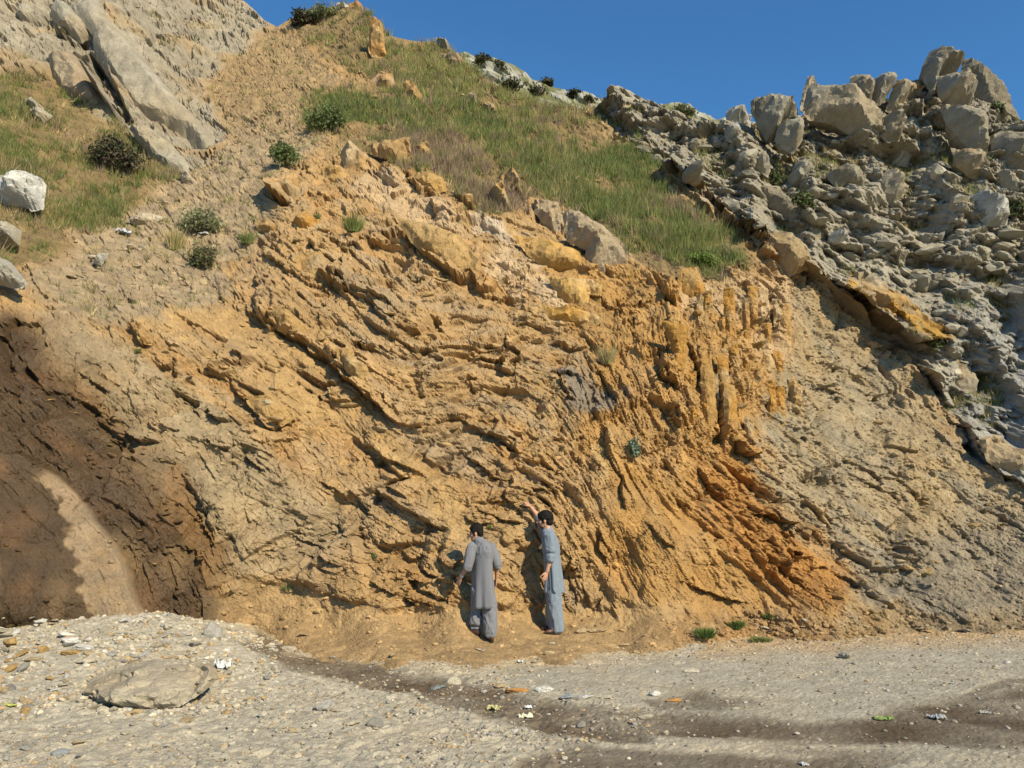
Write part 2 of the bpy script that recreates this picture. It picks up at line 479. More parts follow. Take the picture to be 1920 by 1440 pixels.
Z_GULLY = zone([(515, 40), (440, 100), (380, 145), (395, 200), (425, 280), (340, 330), (225, 400), (60, 520), (110, 600), (300, 605), (420, 575), (410, 500), (520, 400), (500, 350), (600, 270), (570, 230), (620, 160), (570, 90)], 20)
Z_OUT = zone([(-700, -600), (460, -10), (500, 40), (440, 100), (375, 150), (400, 210), (410, 300), (340, 310), (250, 260), (190, 215), (110, 145), (0, 110), (-700, 30)], 12)
Z_APRON = sstep(1118, 1152, wy + 0.00012 * (x - 900) ** 2 * np.where(x < 900, 1.0, .5)) * (x > 380) * sstep(1340, 1240, x)
Z_SCREE = sstep(1140, 1180, wy) * sstep(1180, 1300, x)
Z_SMOOTH = zone([(1100, 770), (1180, 830), (1220, 930), (1300, 960), (1420, 1060), (1490, 1140), (1300, 1175), (1170, 1120), (1115, 1050), (1125, 960), (1170, 900), (1120, 850)], 24)
soil = np.clip(np.maximum.reduce([Z_GULLY * .85, Z_GRASS * .8, Z_GRASSL, Z_APRON, Z_YEL * .6, Z_SCREE]), 0, 1) * (1 - Z_CRAG)
rock = 1 - soil

# joints: blocks a metre or three across, each with its beds slightly shifted and turned
jF1, jF2, jID, jOF = worley(P0 * np.array([.5, .35, .62]) + np.stack([.16 * n1 + .05 * n2, .1 * n1, .1 * n2], -1), 39)
jt = np.stack([rnd_id(jID, 2), rnd_id(jID, 3), rnd_id(jID, 4)], -1) - .5
shift = (rnd_id(jID, 1) - .5) * .5 + 1.0 * (jt * jOF).sum(-1)
S1 = S + .10 * n0 + .03 * n1 + .008 * n2 + shift
AJ = A + (rnd_id(jID, 6) - .5) * 2
z0 = np.zeros_like(S)
def bedded(h, ln, seed, saw=.55):
    """blocks broken out of beds: h thickness in bed units, ln length of the blocks"""
    q = np.stack([S1 / h, AJ / ln + .5 * S1 / h * (.35 if seed % 2 else -.2)], -1)
    b = np.floor(q[:, 0]).astype(np.int64); fr = q[:, 0] - b
    a_ = q[:, 1] + rnd_id(b, seed) * 7.3
    k = np.floor(a_).astype(np.int64); fa = a_ - k
    r = hf(b, k, np.zeros_like(b), seed + 1); r2 = hf(b, k, np.zeros_like(b), seed + 2)
    hgt = r + saw * (1 - fr) + (r2 - .5) * .9 * (fa - .5)
    return hgt - .8, r2

d1, c1 = bedded(1.15, 2.4, 11)
d2, c2 = bedded(.36, 1.1, 22)
d3, c3_ = bedded(.13, .6, 31, .8)
f1, cc1 = blockpile(np.stack([S1 * .95, AJ * .62], -1), 41, 2, slope=7.0, skew=.5, tilt=.7)
f2, cc2 = blockpile(np.stack([S1 * 2.4, AJ * 1.6], -1) + 5, 42, 2, slope=7.0, skew=.5, tilt=.7)
f3, cc3 = blockpile(np.stack([S1 * 5.5, AJ * 4.0], -1) + 9, 43, 2, slope=7.0, skew=.5, tilt=.7)
f4, cc4 = blockpile(np.stack([S1 * 12., AJ * 9.], -1) + 2, 44, 2, slope=7.0, skew=.5, tilt=.7)
m1 = np.clip(.56 + .9 * vnoise(P0 * .7 + 60, 44), .05, 1.3)       # relief comes and goes
m2 = np.clip(.56 + 1.0 * vnoise(P0 * 1.1 + 80, 45), .05, 1.4)
m3 = np.clip(.56 + 1.0 * vnoise(P0 * .6 + 95, 46), .05, 1.4)
strat = d1 * .11 * m1 + d2 * .038 * m2 + d3 * .012 * m3 + (f1 - .5) * .32 * m3 + (f2 - .5) * .155 * m1 + (f3 - .5) * .075 * m2 + (f4 - .4) * .034
rotb = np.array(Euler((.25, -.55, .35)).to_matrix())
PB = P0 @ rotb
f5, cc5 = blockpile(PB * np.array([.75, .6, 1.5]) + 4, 47, 3, .7, 6.0)
f6, cc6 = blockpile(PB * np.array([2.2, 1.6, 4.2]) + 8, 48, 3, .7, 6.0)
strat += (f5 - .5) * .27 * m2 + (f6 - .5) * .085 * m3
strat += (rnd_id(jID, 8) - .5) * .24 * sstep(.0, .35, jF2 - jF1)

# free-standing crag and left outcrop: blocks in metres
rot = np.array(Euler((.5, .35, .6)).to_matrix())
cm = np.where((Z_CRAG > .001) | (Z_OUT > .001))[0]
PR = (P0 @ rot)[cm]
crag = np.zeros(len(x)); slabr = np.zeros(len(x)); e1 = np.full(len(x), .5, np.float32); e2 = e1.copy()
g1, e1[cm] = blockpile(PR * np.array([.36, .34, .42]), 51, 3, .6, 3.4)
g2, e2[cm] = blockpile(PR * np.array([.9, .8, 1.05]) + 7, 52, 3, .6, 3.0)
g3, e3 = blockpile(PR * np.array([2.2, 2.0, 2.7]) + 3, 53, 3, .6, 2.2)
g4, e4 = blockpile(PR * np.array([5.2, 5.0, 6.4]) + 3, 54, 3, .6, 2.2)
fl = 1 - 2 * np.abs(vnoise(np.stack([(x - .25 * y)[cm] / 120., (y + .2 * x)[cm] / 330., 0 * x[cm]], -1), 55))      # gullies run down the crag
crag[cm] = g1 * .95 + g2 * .62 + g3 * .34 + g4 * .15 + fl * .95 - 1.0
slabr[cm] = (f1[cm] - .4) * .28 + (f2[cm] - .4) * .18 + (f3[cm] - .4) * .10 + g1 * .30 + g2 * .24 + g3 * .10 + g4 * .05 - .38

# pebbly soil and rubble
s1, u1 = blockpile(P0 * 4.5, 61, 3, .5, 1.6)
s2, u2 = blockpile(P0 * 12., 62, 3, .5, 1.6)
s1 = s1 - .4; s2 = s2 - .4
lump = fbm(P0 * 1.3, 63, 4)
rub = s1 * (.075 + .06 * Z_SCREE) + s2 * .032 + lump * .14
fine = vnoise(P0 * 26., 71) * .010

loose = np.clip(Z_RIGHT * .55 + Z_SLATE * .3 + Z_OCHRE * .15 + Z_WET * .25, 0, .8)
D = rock * (1 - Z_CRAG) * (1 - Z_OUT) * (1 - .6 * Z_SMOOTH) * (strat * (1 - .2 * loose) + s1 * .05 * (.3 + loose))
D += Z_CRAG * crag + Z_OUT * (1 - Z_CRAG) * slabr
D += soil * rub * (1 - .55 * Z_APRON) + Z_GRASS * lump * .3 + fine
rill = vnoise(np.stack([(x - .9 * y) / 26. , (y + .5 * x) / 190., 0 * x], -1), 73)
D += Z_GULLY * (1 - Z_APRON) * (rill * .07 + (f3 - .4) * .04 + (f2 - .4) * .05)
D += n0 * .16 * (1 - Z_APRON) * (1 - Z_CRAG)
D += Z_SMOOTH * vnoise(P0 * .9 + 8, 72) * .28
D *= (1 - Z_BIG * .62) * (1 - .3 * Z_WET)
D += Z_BIG * .13
D -= 1.2 * sstep(-4, 6, poly_sd(x, y, [(172, 108), (200, 132), (222, 172), (240, 206), (250, 238), (224, 228), (200, 190), (180, 150)]))

# ledges traced from the photograph: (points left to right / downwards, height, reach above in px)
LEDGES = [
 ([(430, 545), (500, 610), (570, 650), (640, 700), (690, 745), (745, 797), (772, 803)], .42, 45),
 ([(770, 803), (850, 785), (900, 800), (960, 835)], .26, 40), ([(490, 480), (560, 520), (640, 560)], .2, 30),
 ([(560, 490), (640, 540), (720, 590)], .2, 30), ([(695, 565), (712, 590), (737, 615)], .3, 22), ([(655, 545), (700, 560), (745, 580)], .16, 25),
 ([(755, 440), (800, 482), (830, 515), (860, 527), (880, 520), (902, 548), (935, 545)], .42, 45), ([(880, 532), (910, 557), (975, 562)], .2, 30),
 ([(885, 668), (950, 677), (945, 690), (1000, 722)], .28, 28), ([(1030, 640), (1110, 653)], .22, 28), ([(1050, 690), (1055, 735), (1075, 762)], .25, 30),
 ([(867, 845), (887, 857), (907, 877), (940, 898)], .24, 26), ([(935, 825), (975, 852)], .2, 22), ([(1000, 915), (1035, 928)], .18, 22),
 ([(237, 605), (267, 647), (288, 643)], .26, 24), ([(427, 722), (467, 757), (507, 808), (562, 788)], .28, 30), ([(388, 758), (407, 784), (430, 786)], .34, 20),
 ([(230, 808), (267, 827), (302, 828)], .25, 25), ([(333, 747), (375, 778)], .16, 24), ([(892, 954), (920, 963), (950, 978), (982, 983)], .16, 22),
 ([(868, 966), (901, 981), (930, 980)], .16, 20), ([(1237, 520), (1245, 560), (1268, 575)], .34, 28), ([(1237, 650), (1240, 713), (1272, 733)], .46, 30),
 ([(1252, 757), (1262, 785), (1275, 803)], .4, 26), ([(1288, 643), (1307, 693), (1320, 745)], .36, 22), ([(1350, 660), (1354, 690), (1359, 716)], .32, 16),
 ([(1345, 708), (1347, 780), (1353, 850)], .34, 18), ([(1368, 825), (1380, 852), (1420, 858)], .4, 35), ([(1310, 875), (1330, 913), (1360, 940)], .28, 35),
 ([(1405, 965), (1445, 975), (1500, 988)], .34, 30), ([(1550, 525), (1600, 572), (1650, 612), (1700, 640), (1765, 645)], .9, 45),
 ([(1715, 683), (1747, 720), (1775, 746)], .8, 45), ([(1770, 762), (1780, 788), (1813, 803), (1820, 825), (1840, 857), (1865, 882), (1925, 915), (2050, 1000)], .6, 45),
 ([(1225, 295), (1280, 335), (1330, 372), (1363, 420), (1410, 447), (1430, 478), (1480, 502), (1550, 527)], .55, 40),
 ([(165, 118), (180, 150), (190, 175), (213, 217), (240, 236)], 1.5, 50), ([(110, 57), (150, 88), (175, 88)], .6, 40), ([(295, 244), (340, 258)], .12, 30),
 ([(395, 292), (470, 287), (570, 256)], .06, 40), ([(503, 348), (515, 372), (545, 384)], .7, 30), ([(757, 330), (783, 357), (820, 368)], .5, 24),
 ([(850, 365), (887, 397), (905, 392)], .4, 24), ([(915, 355), (918, 380)], .5, 18), ([(947, 350), (980, 362)], .5, 24), ([(808, 380), (818, 404)], .4, 18),
 ([(345, 930), (375, 985), (400, 1040)], .2, 25), ([(460, 850), (480, 870), (500, 885)], .26, 24), ([(1130, 790), (1140, 850), (1165, 900)], .2, 25),
 ([(1165, 895), (1160, 930), (1172, 960)], .3, 22), ([(1205, 980), (1230, 1010), (1260, 1030)], .2, 30), ([(1120, 990), (1125, 1030), (1140, 1060)], .25, 40),
 ([(1270, 1090), (1330, 1110), (1400, 1130)], .2, 30), ([(700, 1090), (750, 1115)], .12, 18), ([(590, 900), (650, 930), (700, 970)], .2, 24),
 ([(540, 1000), (600, 1030), (640, 1060)], .15, 22), ([(150, 700), (200, 730)], .15, 20), ([(40, 560), (75, 570)], .05, 25),
 ([(640, 800), (720, 860), (800, 890)], .15, 24), ([(620, 640), (660, 665), (700, 700)], .2, 22), ([(960, 600), (1030, 615)], .15, 22),
]
# a traced crack's line wanders, and its height comes and goes
lw = vnoise(P0 * 3.1 + 3, 81) * 7 + vnoise(P0 * 8 + 3, 82) * 3
for pts, amp, reach in LEDGES:
    xs = [p_[0] for p_ in pts]; ys = [p_[1] for p_ in pts]
    m = np.where((x > min(xs) - 130) & (x < max(xs) + 130) & (y > min(ys) - 130) & (y < max(ys) + 130))[0]
    X_, Y_ = x[m], y[m]
    best = np.full(len(m), 1e9); sg = np.zeros(len(m)); tp = np.zeros(len(m))
    seg = [math.hypot(b_[0] - a_[0], b_[1] - a_[1]) for a_, b_ in zip(pts[:-1], pts[1:])]
    tot = sum(seg); acc = 0
    for (a_, b_), sl in zip(zip(pts[:-1], pts[1:]), seg):
        ex, ey = b_[0] - a_[0], b_[1] - a_[1]
        t = np.clip(((X_ - a_[0]) * ex + (Y_ - a_[1]) * ey) / (sl * sl), 0, 1)
        qx, qy = X_ - a_[0] - t * ex, Y_ - a_[1] - t * ey
        d = np.hypot(qx, qy)
        up = (qx * ey - qy * ex) / sl
        k = d < best
        best = np.where(k, d, best); sg = np.where(k, up, sg); tp = np.where(k, (acc + t * sl) / tot, tp)
        acc += sl
    sd = np.where(sg >= 0, best, -best) + lw[m] * min(1, reach / 30)
    taper = np.clip(4.5 * np.minimum(tp, 1 - tp) + .15, 0, 1)
    off = np.where((tp <= 0) | (tp >= 1), np.exp(-np.maximum(0, best - np.abs(sg)) / 6.0), 1)
    prof = np.where(sd >= 0, np.exp(-sd / reach), -.45 * np.exp(np.minimum(sd, 0) / 9.0))
    D[m] += amp * .8 * taper * off * prof * np.where(Z_CRAG[m] > .5, 1, .25 + 1.3 * (.5 * cc1[m] + .5 * cc2[m]))

edge = np.minimum(1, (np.repeat(np.arange(NR)[:, None], len(PXS), 1).ravel()) / 4.0 + .35)
# the face breaks back horizontally as much as along its own normal
VD = NN * (.30 - .2 * Z_CRAG)[:, None] + np.array([-.05, -.70, -.08]) * (1 - Z_CRAG)[:, None] + np.array([-.30, -.80, -.24]) * Z_CRAG[:, None]
VD /= np.linalg.norm(VD, axis=1, keepdims=True)
V = P0 + VD * (D * edge)[:, None]

# ------------------------------------------------------------------ cliff: colours of the rock and soil, and one recess darkened by colour
def c3(r, g, b): return np.array([r, g, b], np.float32)
def mixc(C, m, col): return C * (1 - m[:, None]) + col * m[:, None]
C = np.tile(c3(.46, .318, .155), (len(x), 1)).astype(np.float32)
C = mixc(C, np.clip(.5 + .9 * n0, 0, 1) * .5, c3(.50, .36, .18))
C = mixc(C, np.clip(vnoise(P0 * .9 + 77, 90) * 1.4, 0, 1) * .55, c3(.40, .32, .21))
C = mixc(C, np.clip(vnoise(np.stack([S1 * 2.2, A * .3, z0], -1), 91) * 1.6 - .15, 0, 1) * .6, c3(.40, .33, .22))
C = mixc(C, np.clip(vnoise(np.stack([S1 * 1.7 + 9, A * .35, z0], -1), 92) * 1.6 - .2, 0, 1) * .6, c3(.455, .265, .10))
C = mixc(C, Z_OCHRE * (.65 + .3 * n1), c3(.465, .285, .10))
C = mixc(C, Z_RED * .8, c3(.42, .225, .075))
C = mixc(C, Z_GREYL * np.clip(.85 + .3 * n1, 0, 1), c3(.39, .32, .20))
C = mixc(C, np.clip(Z_YEL, 0, 1) * .7, c3(.51, .36, .17))
C = mixc(C, Z_RIGHT * np.clip(.8 + .3 * n1, 0, 1), c3(.38, .305, .20))
C = mixc(C, Z_RIGHT * np.clip(n0 * 1.8, 0, 1) * .7, c3(.42, .30, .155))
strkr = vnoise(np.stack([S1 * 2.6, A * .22, z0], -1), 94); strk2 = vnoise(np.stack([S1 * 6., A * .4, z0], -1), 95)
C = mixc(C, Z_RIGHT * np.clip(strkr * 1.8, 0, 1) * .75, c3(.29, .255, .19))
C = mixc(C, Z_RIGHT * np.clip(strk2 * 1.6 - .2, 0, 1) * .6, c3(.47, .38, .25))
C = mixc(C, Z_SLATE * .7, c3(.29, .25, .19))
C = mixc(C, Z_GULLY, c3(.39, .305, .195))
C = mixc(C, Z_GULLY * np.clip(n1 * 1.5, 0, 1) * .7, c3(.48, .36, .21))
C = mixc(C, Z_GULLY * sstep(300, 180, y) * .7, c3(.36, .25, .12))
C = mixc(C, Z_APRON, c3(.46, .33, .17))
C = mixc(C, Z_SCREE * .8, c3(.36, .235, .11))
C = mixc(C, Z_SCREE * np.clip(n2 * 1.6, 0, 1) * .6, c3(.42, .32, .19))
C = mixc(C, Z_SCREE * sstep(1600, 1760, x) * .7, c3(.30, .245, .165))
C = mixc(C, Z_OUT, c3(.385, .335, .25))
C = mixc(C, Z_OUT * np.clip(n0 * 2, 0, 1) * .6, c3(.45, .31, .16))
C = mixc(C, Z_CRAG, c3(.375, .338, .262))
C = mixc(C, Z_CRAG * np.clip(n1 * 1.6, 0, 1) * .5, c3(.28, .24, .165))
C = mixc(C, Z_CRAG * sstep(1700, 1880, x) * sstep(480, 640, y) * .6, c3(.42, .42, .40))
C = mixc(C, Z_CRAG * sstep(26, 6, line_d(wx, wy, [(1590, 540), (1640, 575), (1700, 620), (1760, 640)])), c3(.46, .27, .07))
C = mixc(C, sstep(30, 12, line_d(wx, wy, [(1075, 690), (1090, 750), (1130, 745)])) * .8, c3(.24, .22, .18))  # recess shade painted in as a dark patch
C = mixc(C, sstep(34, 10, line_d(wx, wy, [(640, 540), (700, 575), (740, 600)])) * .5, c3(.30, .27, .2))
C = mixc(C, Z_GRASS, c3(.25, .19, .095))
C = mixc(C, Z_GRASSL, c3(.24, .185, .09))
for pl, rr_, co in [([(985, 460), (1000, 520), (1040, 560)], 34, c3(.64, .51, .33)), ([(900, 425), (940, 450)], 22, c3(.62, .54, .41)), ([(690, 330), (760, 380), (840, 430)], 40, c3(.58, .45, .28)), ([(940, 500), (960, 540)], 38, c3(.62, .49, .31)), ([(1330, 560), (1450, 560), (1440, 660)], 48, c3(.53, .41, .25)), ([(1120, 840), (1130, 890)], 14, c3(.6, .45, .22))]:
    C = mixc(C, sstep(rr_, rr_ * .4, line_d(wx, wy, pl)) * .8, co)
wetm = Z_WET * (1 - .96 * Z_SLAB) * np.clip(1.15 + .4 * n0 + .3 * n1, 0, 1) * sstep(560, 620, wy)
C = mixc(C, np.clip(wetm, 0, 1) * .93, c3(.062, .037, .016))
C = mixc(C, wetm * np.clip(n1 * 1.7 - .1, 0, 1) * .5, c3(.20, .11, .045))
C = mixc(C, sstep(36, 12, line_d(wx, wy, [(330, 900), (350, 980), (390, 1050)])) * .5, c3(.28, .16, .06))
C = mixc(C, Z_SLAB * np.clip(.9 + .4 * n2, .4, 1), c3(.32, .25, .165))
cell = np.where((Z_CRAG > .5) | (Z_OUT > .5), .5 * e2 + .5 * e1, np.where(soil > .6, u1, .35 * cc1 + .35 * cc2 + .3 * cc3))
C *= (1 + (cell - .5) * .34)[:, None] * .76
C = C.mean(1, keepdims=True) * np.array([[1.0, .98, .94]], np.float32) * -.07 + C * 1.075
C *= 1 + np.array([[.04, -.02, -.04]], np.float32) * ((1 - Z_CRAG) * (1 - Z_OUT) * (1 - Z_RIGHT) * (1 - Z_GULLY * .7))[:, None]
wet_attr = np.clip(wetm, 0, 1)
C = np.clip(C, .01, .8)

# ridge back: the far side of the slope falls away behind the skyline
ncol = len(PXS)
V = V.reshape(NR, ncol, 3)
bk = (np.linspace(0, 1, NB + 1)[1:] ** 2)[::-1]
top = V[0]
BV = top[None] + np.stack([bk[:, None] * 0 + 0 * top[None, :, 0], bk[:, None] * 34 + 0 * top[None, :, 0], -bk[:, None] * 20 - .25 * np.sqrt(bk[:, None]) + 0 * top[None, :, 0]], -1)
VA = np.concatenate([BV, V], 0)
C = C.reshape(NR, ncol, 3)
CA = np.concatenate([np.repeat(C[:1], NB, 0), C], 0)
WA = np.concatenate([np.zeros((NB, ncol)), wet_attr.reshape(NR, ncol)], 0)
nr = NR + NB
ii = np.arange(nr * ncol).reshape(nr, ncol)
F = np.stack([ii[:-1, :-1], ii[1:, :-1], ii[1:, 1:], ii[:-1, 1:]], -1).reshape(-1, 4)
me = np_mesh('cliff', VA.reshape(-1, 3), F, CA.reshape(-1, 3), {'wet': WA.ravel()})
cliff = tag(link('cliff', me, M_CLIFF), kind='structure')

# ------------------------------------------------------------------ ground
def axis(lo, hi, step, far_lo, far_hi, g=1.12):
    a = list(np.arange(lo, hi, step)); s = step; l = [a[0]]
    while l[-1] > far_lo: s *= g; l.append(l[-1] - s)
    s = step; r = [a[-1]]
    while r[-1] < far_hi: s *= g; r.append(r[-1] + s)
    return np.array(l[::-1][:-1] + a + r[1:])
gxs = axis(-8.5, 10.5, .03, -900, 900)
gys = axis(5.2, 13.6, .03, -900, 1500)
GXX, GYY = np.meshgrid(gxs, gys)
gxf, gyf = GXX.ravel(), GYY.ravel()
near = np.exp(-np.maximum(0, np.hypot(gxf, gyf - 9) - 14) / 6)
Pg = np.stack([gxf, gyf, 0 * gxf], -1)
MOUND = sstep(-2.3, -5.2, gxf + .25 * np.sin(gyf * 1.7)) * np.clip(gyf - 7.2, 0, 4.2) * .128
gz = MOUND * near
m_ = near > .3
q = Pg[m_]
gpx, gpy = project_np(np.c_[q[:, :2], gz[m_]])
gwx = gpx + vnoise(q * .9, 101) * 40 + vnoise(q * 3, 102) * 14
gwy = gpy + vnoise(q * .9 + 50, 103) * 10 + vnoise(q * 3 + 50, 104) * 5
# the trickle that runs along the road, and the darker brown, smoother bands on the right
def gl(pts, w): return sstep(w, w * .35, line_d(gwx, gwy, pts))
wet_dark_g = np.maximum.reduce([
    gl([(470, 1200), (560, 1235), (680, 1262), (800, 1288)], 26), gl([(800, 1288), (930, 1315), (1060, 1350), (1200, 1365)], 42) * .95,
    sstep(-8, 12, poly_sd(gwx, gwy, [(1130, 1325), (1330, 1335), (1480, 1350), (1640, 1334), (1780, 1312), (2100, 1250), (2100, 1405), (1760, 1392), (1560, 1390), (1350, 1384), (1150, 1372)])),
    sstep(-8, 10, poly_sd(gwx, gwy, [(1200, 1310), (1300, 1290), (1420, 1318), (1340, 1330), (1220, 1330)])) * .7,
    sstep(-8, 12, poly_sd(gwx, gwy, [(900, 1470), (960, 1425), (1120, 1392), (1320, 1405), (1640, 1400), (1690, 1425), (1600, 1470)])) * .75,
    gl([(1820, 1300), (1920, 1272), (2050, 1250)], 12) * .6])
wet_dark_g *= np.clip(.85 + .4 * vnoise(q * 1.4, 105), 0, 1)
drytrk = sstep(-6, 12, poly_sd(gwx, gwy, [(1140, 1392), (1250, 1382), (1400, 1400), (1580, 1412), (1480, 1424), (1300, 1418), (1180, 1408)]))
road = sstep(-30, 30, poly_sd(gwx, gwy, [(900, 1240), (1300, 1225), (1600, 1202), (2300, 1170), (2300, 1600), (1000, 1600), (1060, 1420), (1300, 1330), (1000, 1290)]))
h1, kk1, uu1 = facet(q * np.array([7, 7, 1.]) + .5, 111, 1.0)
h2, kk2, uu2 = facet(q * np.array([16, 16, 1.]) + .5, 112, 1.0)
coarse = 1 - .75 * road
strk = vnoise(np.stack([(q[:, 0] - .15 * q[:, 1]) * .22, q[:, 1] * 2.6 + .25 * q[:, 0], 0 * q[:, 0]], -1), 117)
gz[m_] += strk * .022 * road
gz[m_] += (h1 * .020 * coarse + h2 * .010 * (.4 + .6 * coarse)) * near[m_] + fbm(q * .9, 113, 3) * .03 - wet_dark_g * .035 + vnoise(q * 22, 115) * .004
GC = np.tile(c3(.44, .385, .285), (len(gxf), 1))
gc = np.tile(c3(.365, .328, .252), (len(q), 1))
gc = mixc(gc, road * .9, c3(.355, .322, .25))
gc = mixc(gc, np.clip(vnoise(q * .7 + 9, 116) * 1.3, 0, 1) * .4, c3(.42, .33, .21))
gc = mixc(gc, np.clip(strk * 1.6, 0, 1) * road * .35, c3(.30, .26, .19))
gc *= (1 + (uu1 * .6 + uu2 * .4 - .5) * .35 * (.35 + .65 * coarse))[:, None]
gc = mixc(gc, sstep(-20, 25, poly_sd(gwx, gwy, [(1300, 1232), (1600, 1216), (2200, 1190), (2200, 1150), (1300, 1170)])) * .8, c3(.40, .26, .12))
gc = mixc(gc, sstep(-25, 25, poly_sd(gwx, gwy, [(420, 1180), (520, 1225), (760, 1248), (1000, 1252), (1260, 1226), (1280, 1150), (500, 1120)])) * .7, c3(.45, .33, .18))
gc = mixc(gc, np.clip(wet_dark_g, 0, 1) * .95, c3(.085, .056, .030))
gc = mixc(gc, drytrk * .8, c3(.44, .38, .28))
GC[m_] = gc
gw = np.zeros(len(gxf)); gw[m_] = np.clip(wet_dark_g * (1 - drytrk), 0, 1) * .35
nyx = (len(gys), len(gxs))
jj = np.arange(nyx[0] * nyx[1]).reshape(nyx)
GF = np.stack([jj[:-1, :-1], jj[:-1, 1:], jj[1:, 1:], jj[1:, :-1]], -1).reshape(-1, 4)
gme = np_mesh('ground', np.stack([gxf, gyf, gz], -1), GF, np.clip(GC, .01, .8), {'wet': gw})
ground = tag(link('ground', gme, M_GROUND), kind='structure')
bpy.context.view_layer.update()

def hit(px, py, only=None):
    """point of the built cliff or ground that a photograph pixel shows: (location, normal)"""
    d = Vector(ray_np(np.array(float(px)), np.array(float(py)))).normalized()
    o = Vector((0, 0, CAM_H)); best = None
    for ob in ((cliff, ground) if only is None else only):
        ok, loc, nor, idx = ob.ray_cast(o, d)
        if ok and (best is None or (loc - o).length < (best[0] - o).length): best = (loc.copy(), nor.copy())
    if best is None: best = (o + d * 30, Vector((0, -1, 0)))
    return best

def drop(xw, yw):
    """height of the built surface at a plan position"""
    z = -9.0
    for ob in (cliff, ground):
        ok, loc, nor, idx = ob.ray_cast(Vector((xw, yw, 8.0 if yw < 14 else 60.0)), Vector((0, 0, -1)))
        if ok: z = max(z, loc.z)
    return z
# ------------------------------------------------------------------ far hill behind the ridge
FX = [600, 820, 880, 905, 925, 960, 985, 1000, 1030, 1060, 1085, 1110, 1160, 1210, 1250, 1290, 1310, 1345, 1420, 1520, 1750]
FY = [60, 108, 104, 112, 108, 120, 136, 152, 160, 168, 182, 188, 200, 202, 200, 196, 212, 224, 240, 262, 300]
hx = np.linspace(600, 1750, 420); hv = np.linspace(0, 1, 90)
HX = np.repeat(hx[None], 90, 0)
hs = np.interp(hx, FX, FY)
HY = hs[None] + hv[:, None] * 330
HD = 58 - hv[:, None] ** .8 * 20 + 0 * HX
HP = at_np(HX, HY, HD).reshape(-1, 3)
hn = vnoise(HP * .35, 121); hm = vnoise(HP * 1.1, 122)
hh, hc = blockpile(HP * np.array([.45, .35, .45]), 123, 3, .6, 2.)
hh2, hc2 = blockpile(HP * np.array([1.2, 1., 1.2]), 124, 3, .6, 2.)
rk = np.clip(.7 + .9 * hn, 0, 1)
HP2 = HP + np.array([-.25, -.9, -.1]) * ((hh * 1.3 + hh2 * .6) * rk)[:, None]
HC = np.tile(c3(.14, .145, .06), (len(HP), 1))
HC = mixc(HC, sstep(.35, .7, .5 * rk + .5 * hh2), c3(.33, .315, .265))
HC *= (1 + (hc2 - .5) * .3)[:, None]
HB = HP2.reshape(90, 420, 3)
back = HB[:1] + np.array([0, 40, -25.0])
HA = np.concatenate([back, HB], 0); HCA = np.concatenate([HC.reshape(90, 420, 3)[:1], HC.reshape(90, 420, 3)], 0)
ij = np.arange(91 * 420).reshape(91, 420)
HF = np.stack([ij[:-1, :-1], ij[1:, :-1], ij[1:, 1:], ij[:-1, 1:]], -1).reshape(-1, 4)
hill = tag(link('hill', np_mesh('hill', HA.reshape(-1, 3), HF, HCA.reshape(-1, 3)), M_CLIFF), kind='structure')
bpy.context.view_layer.update()

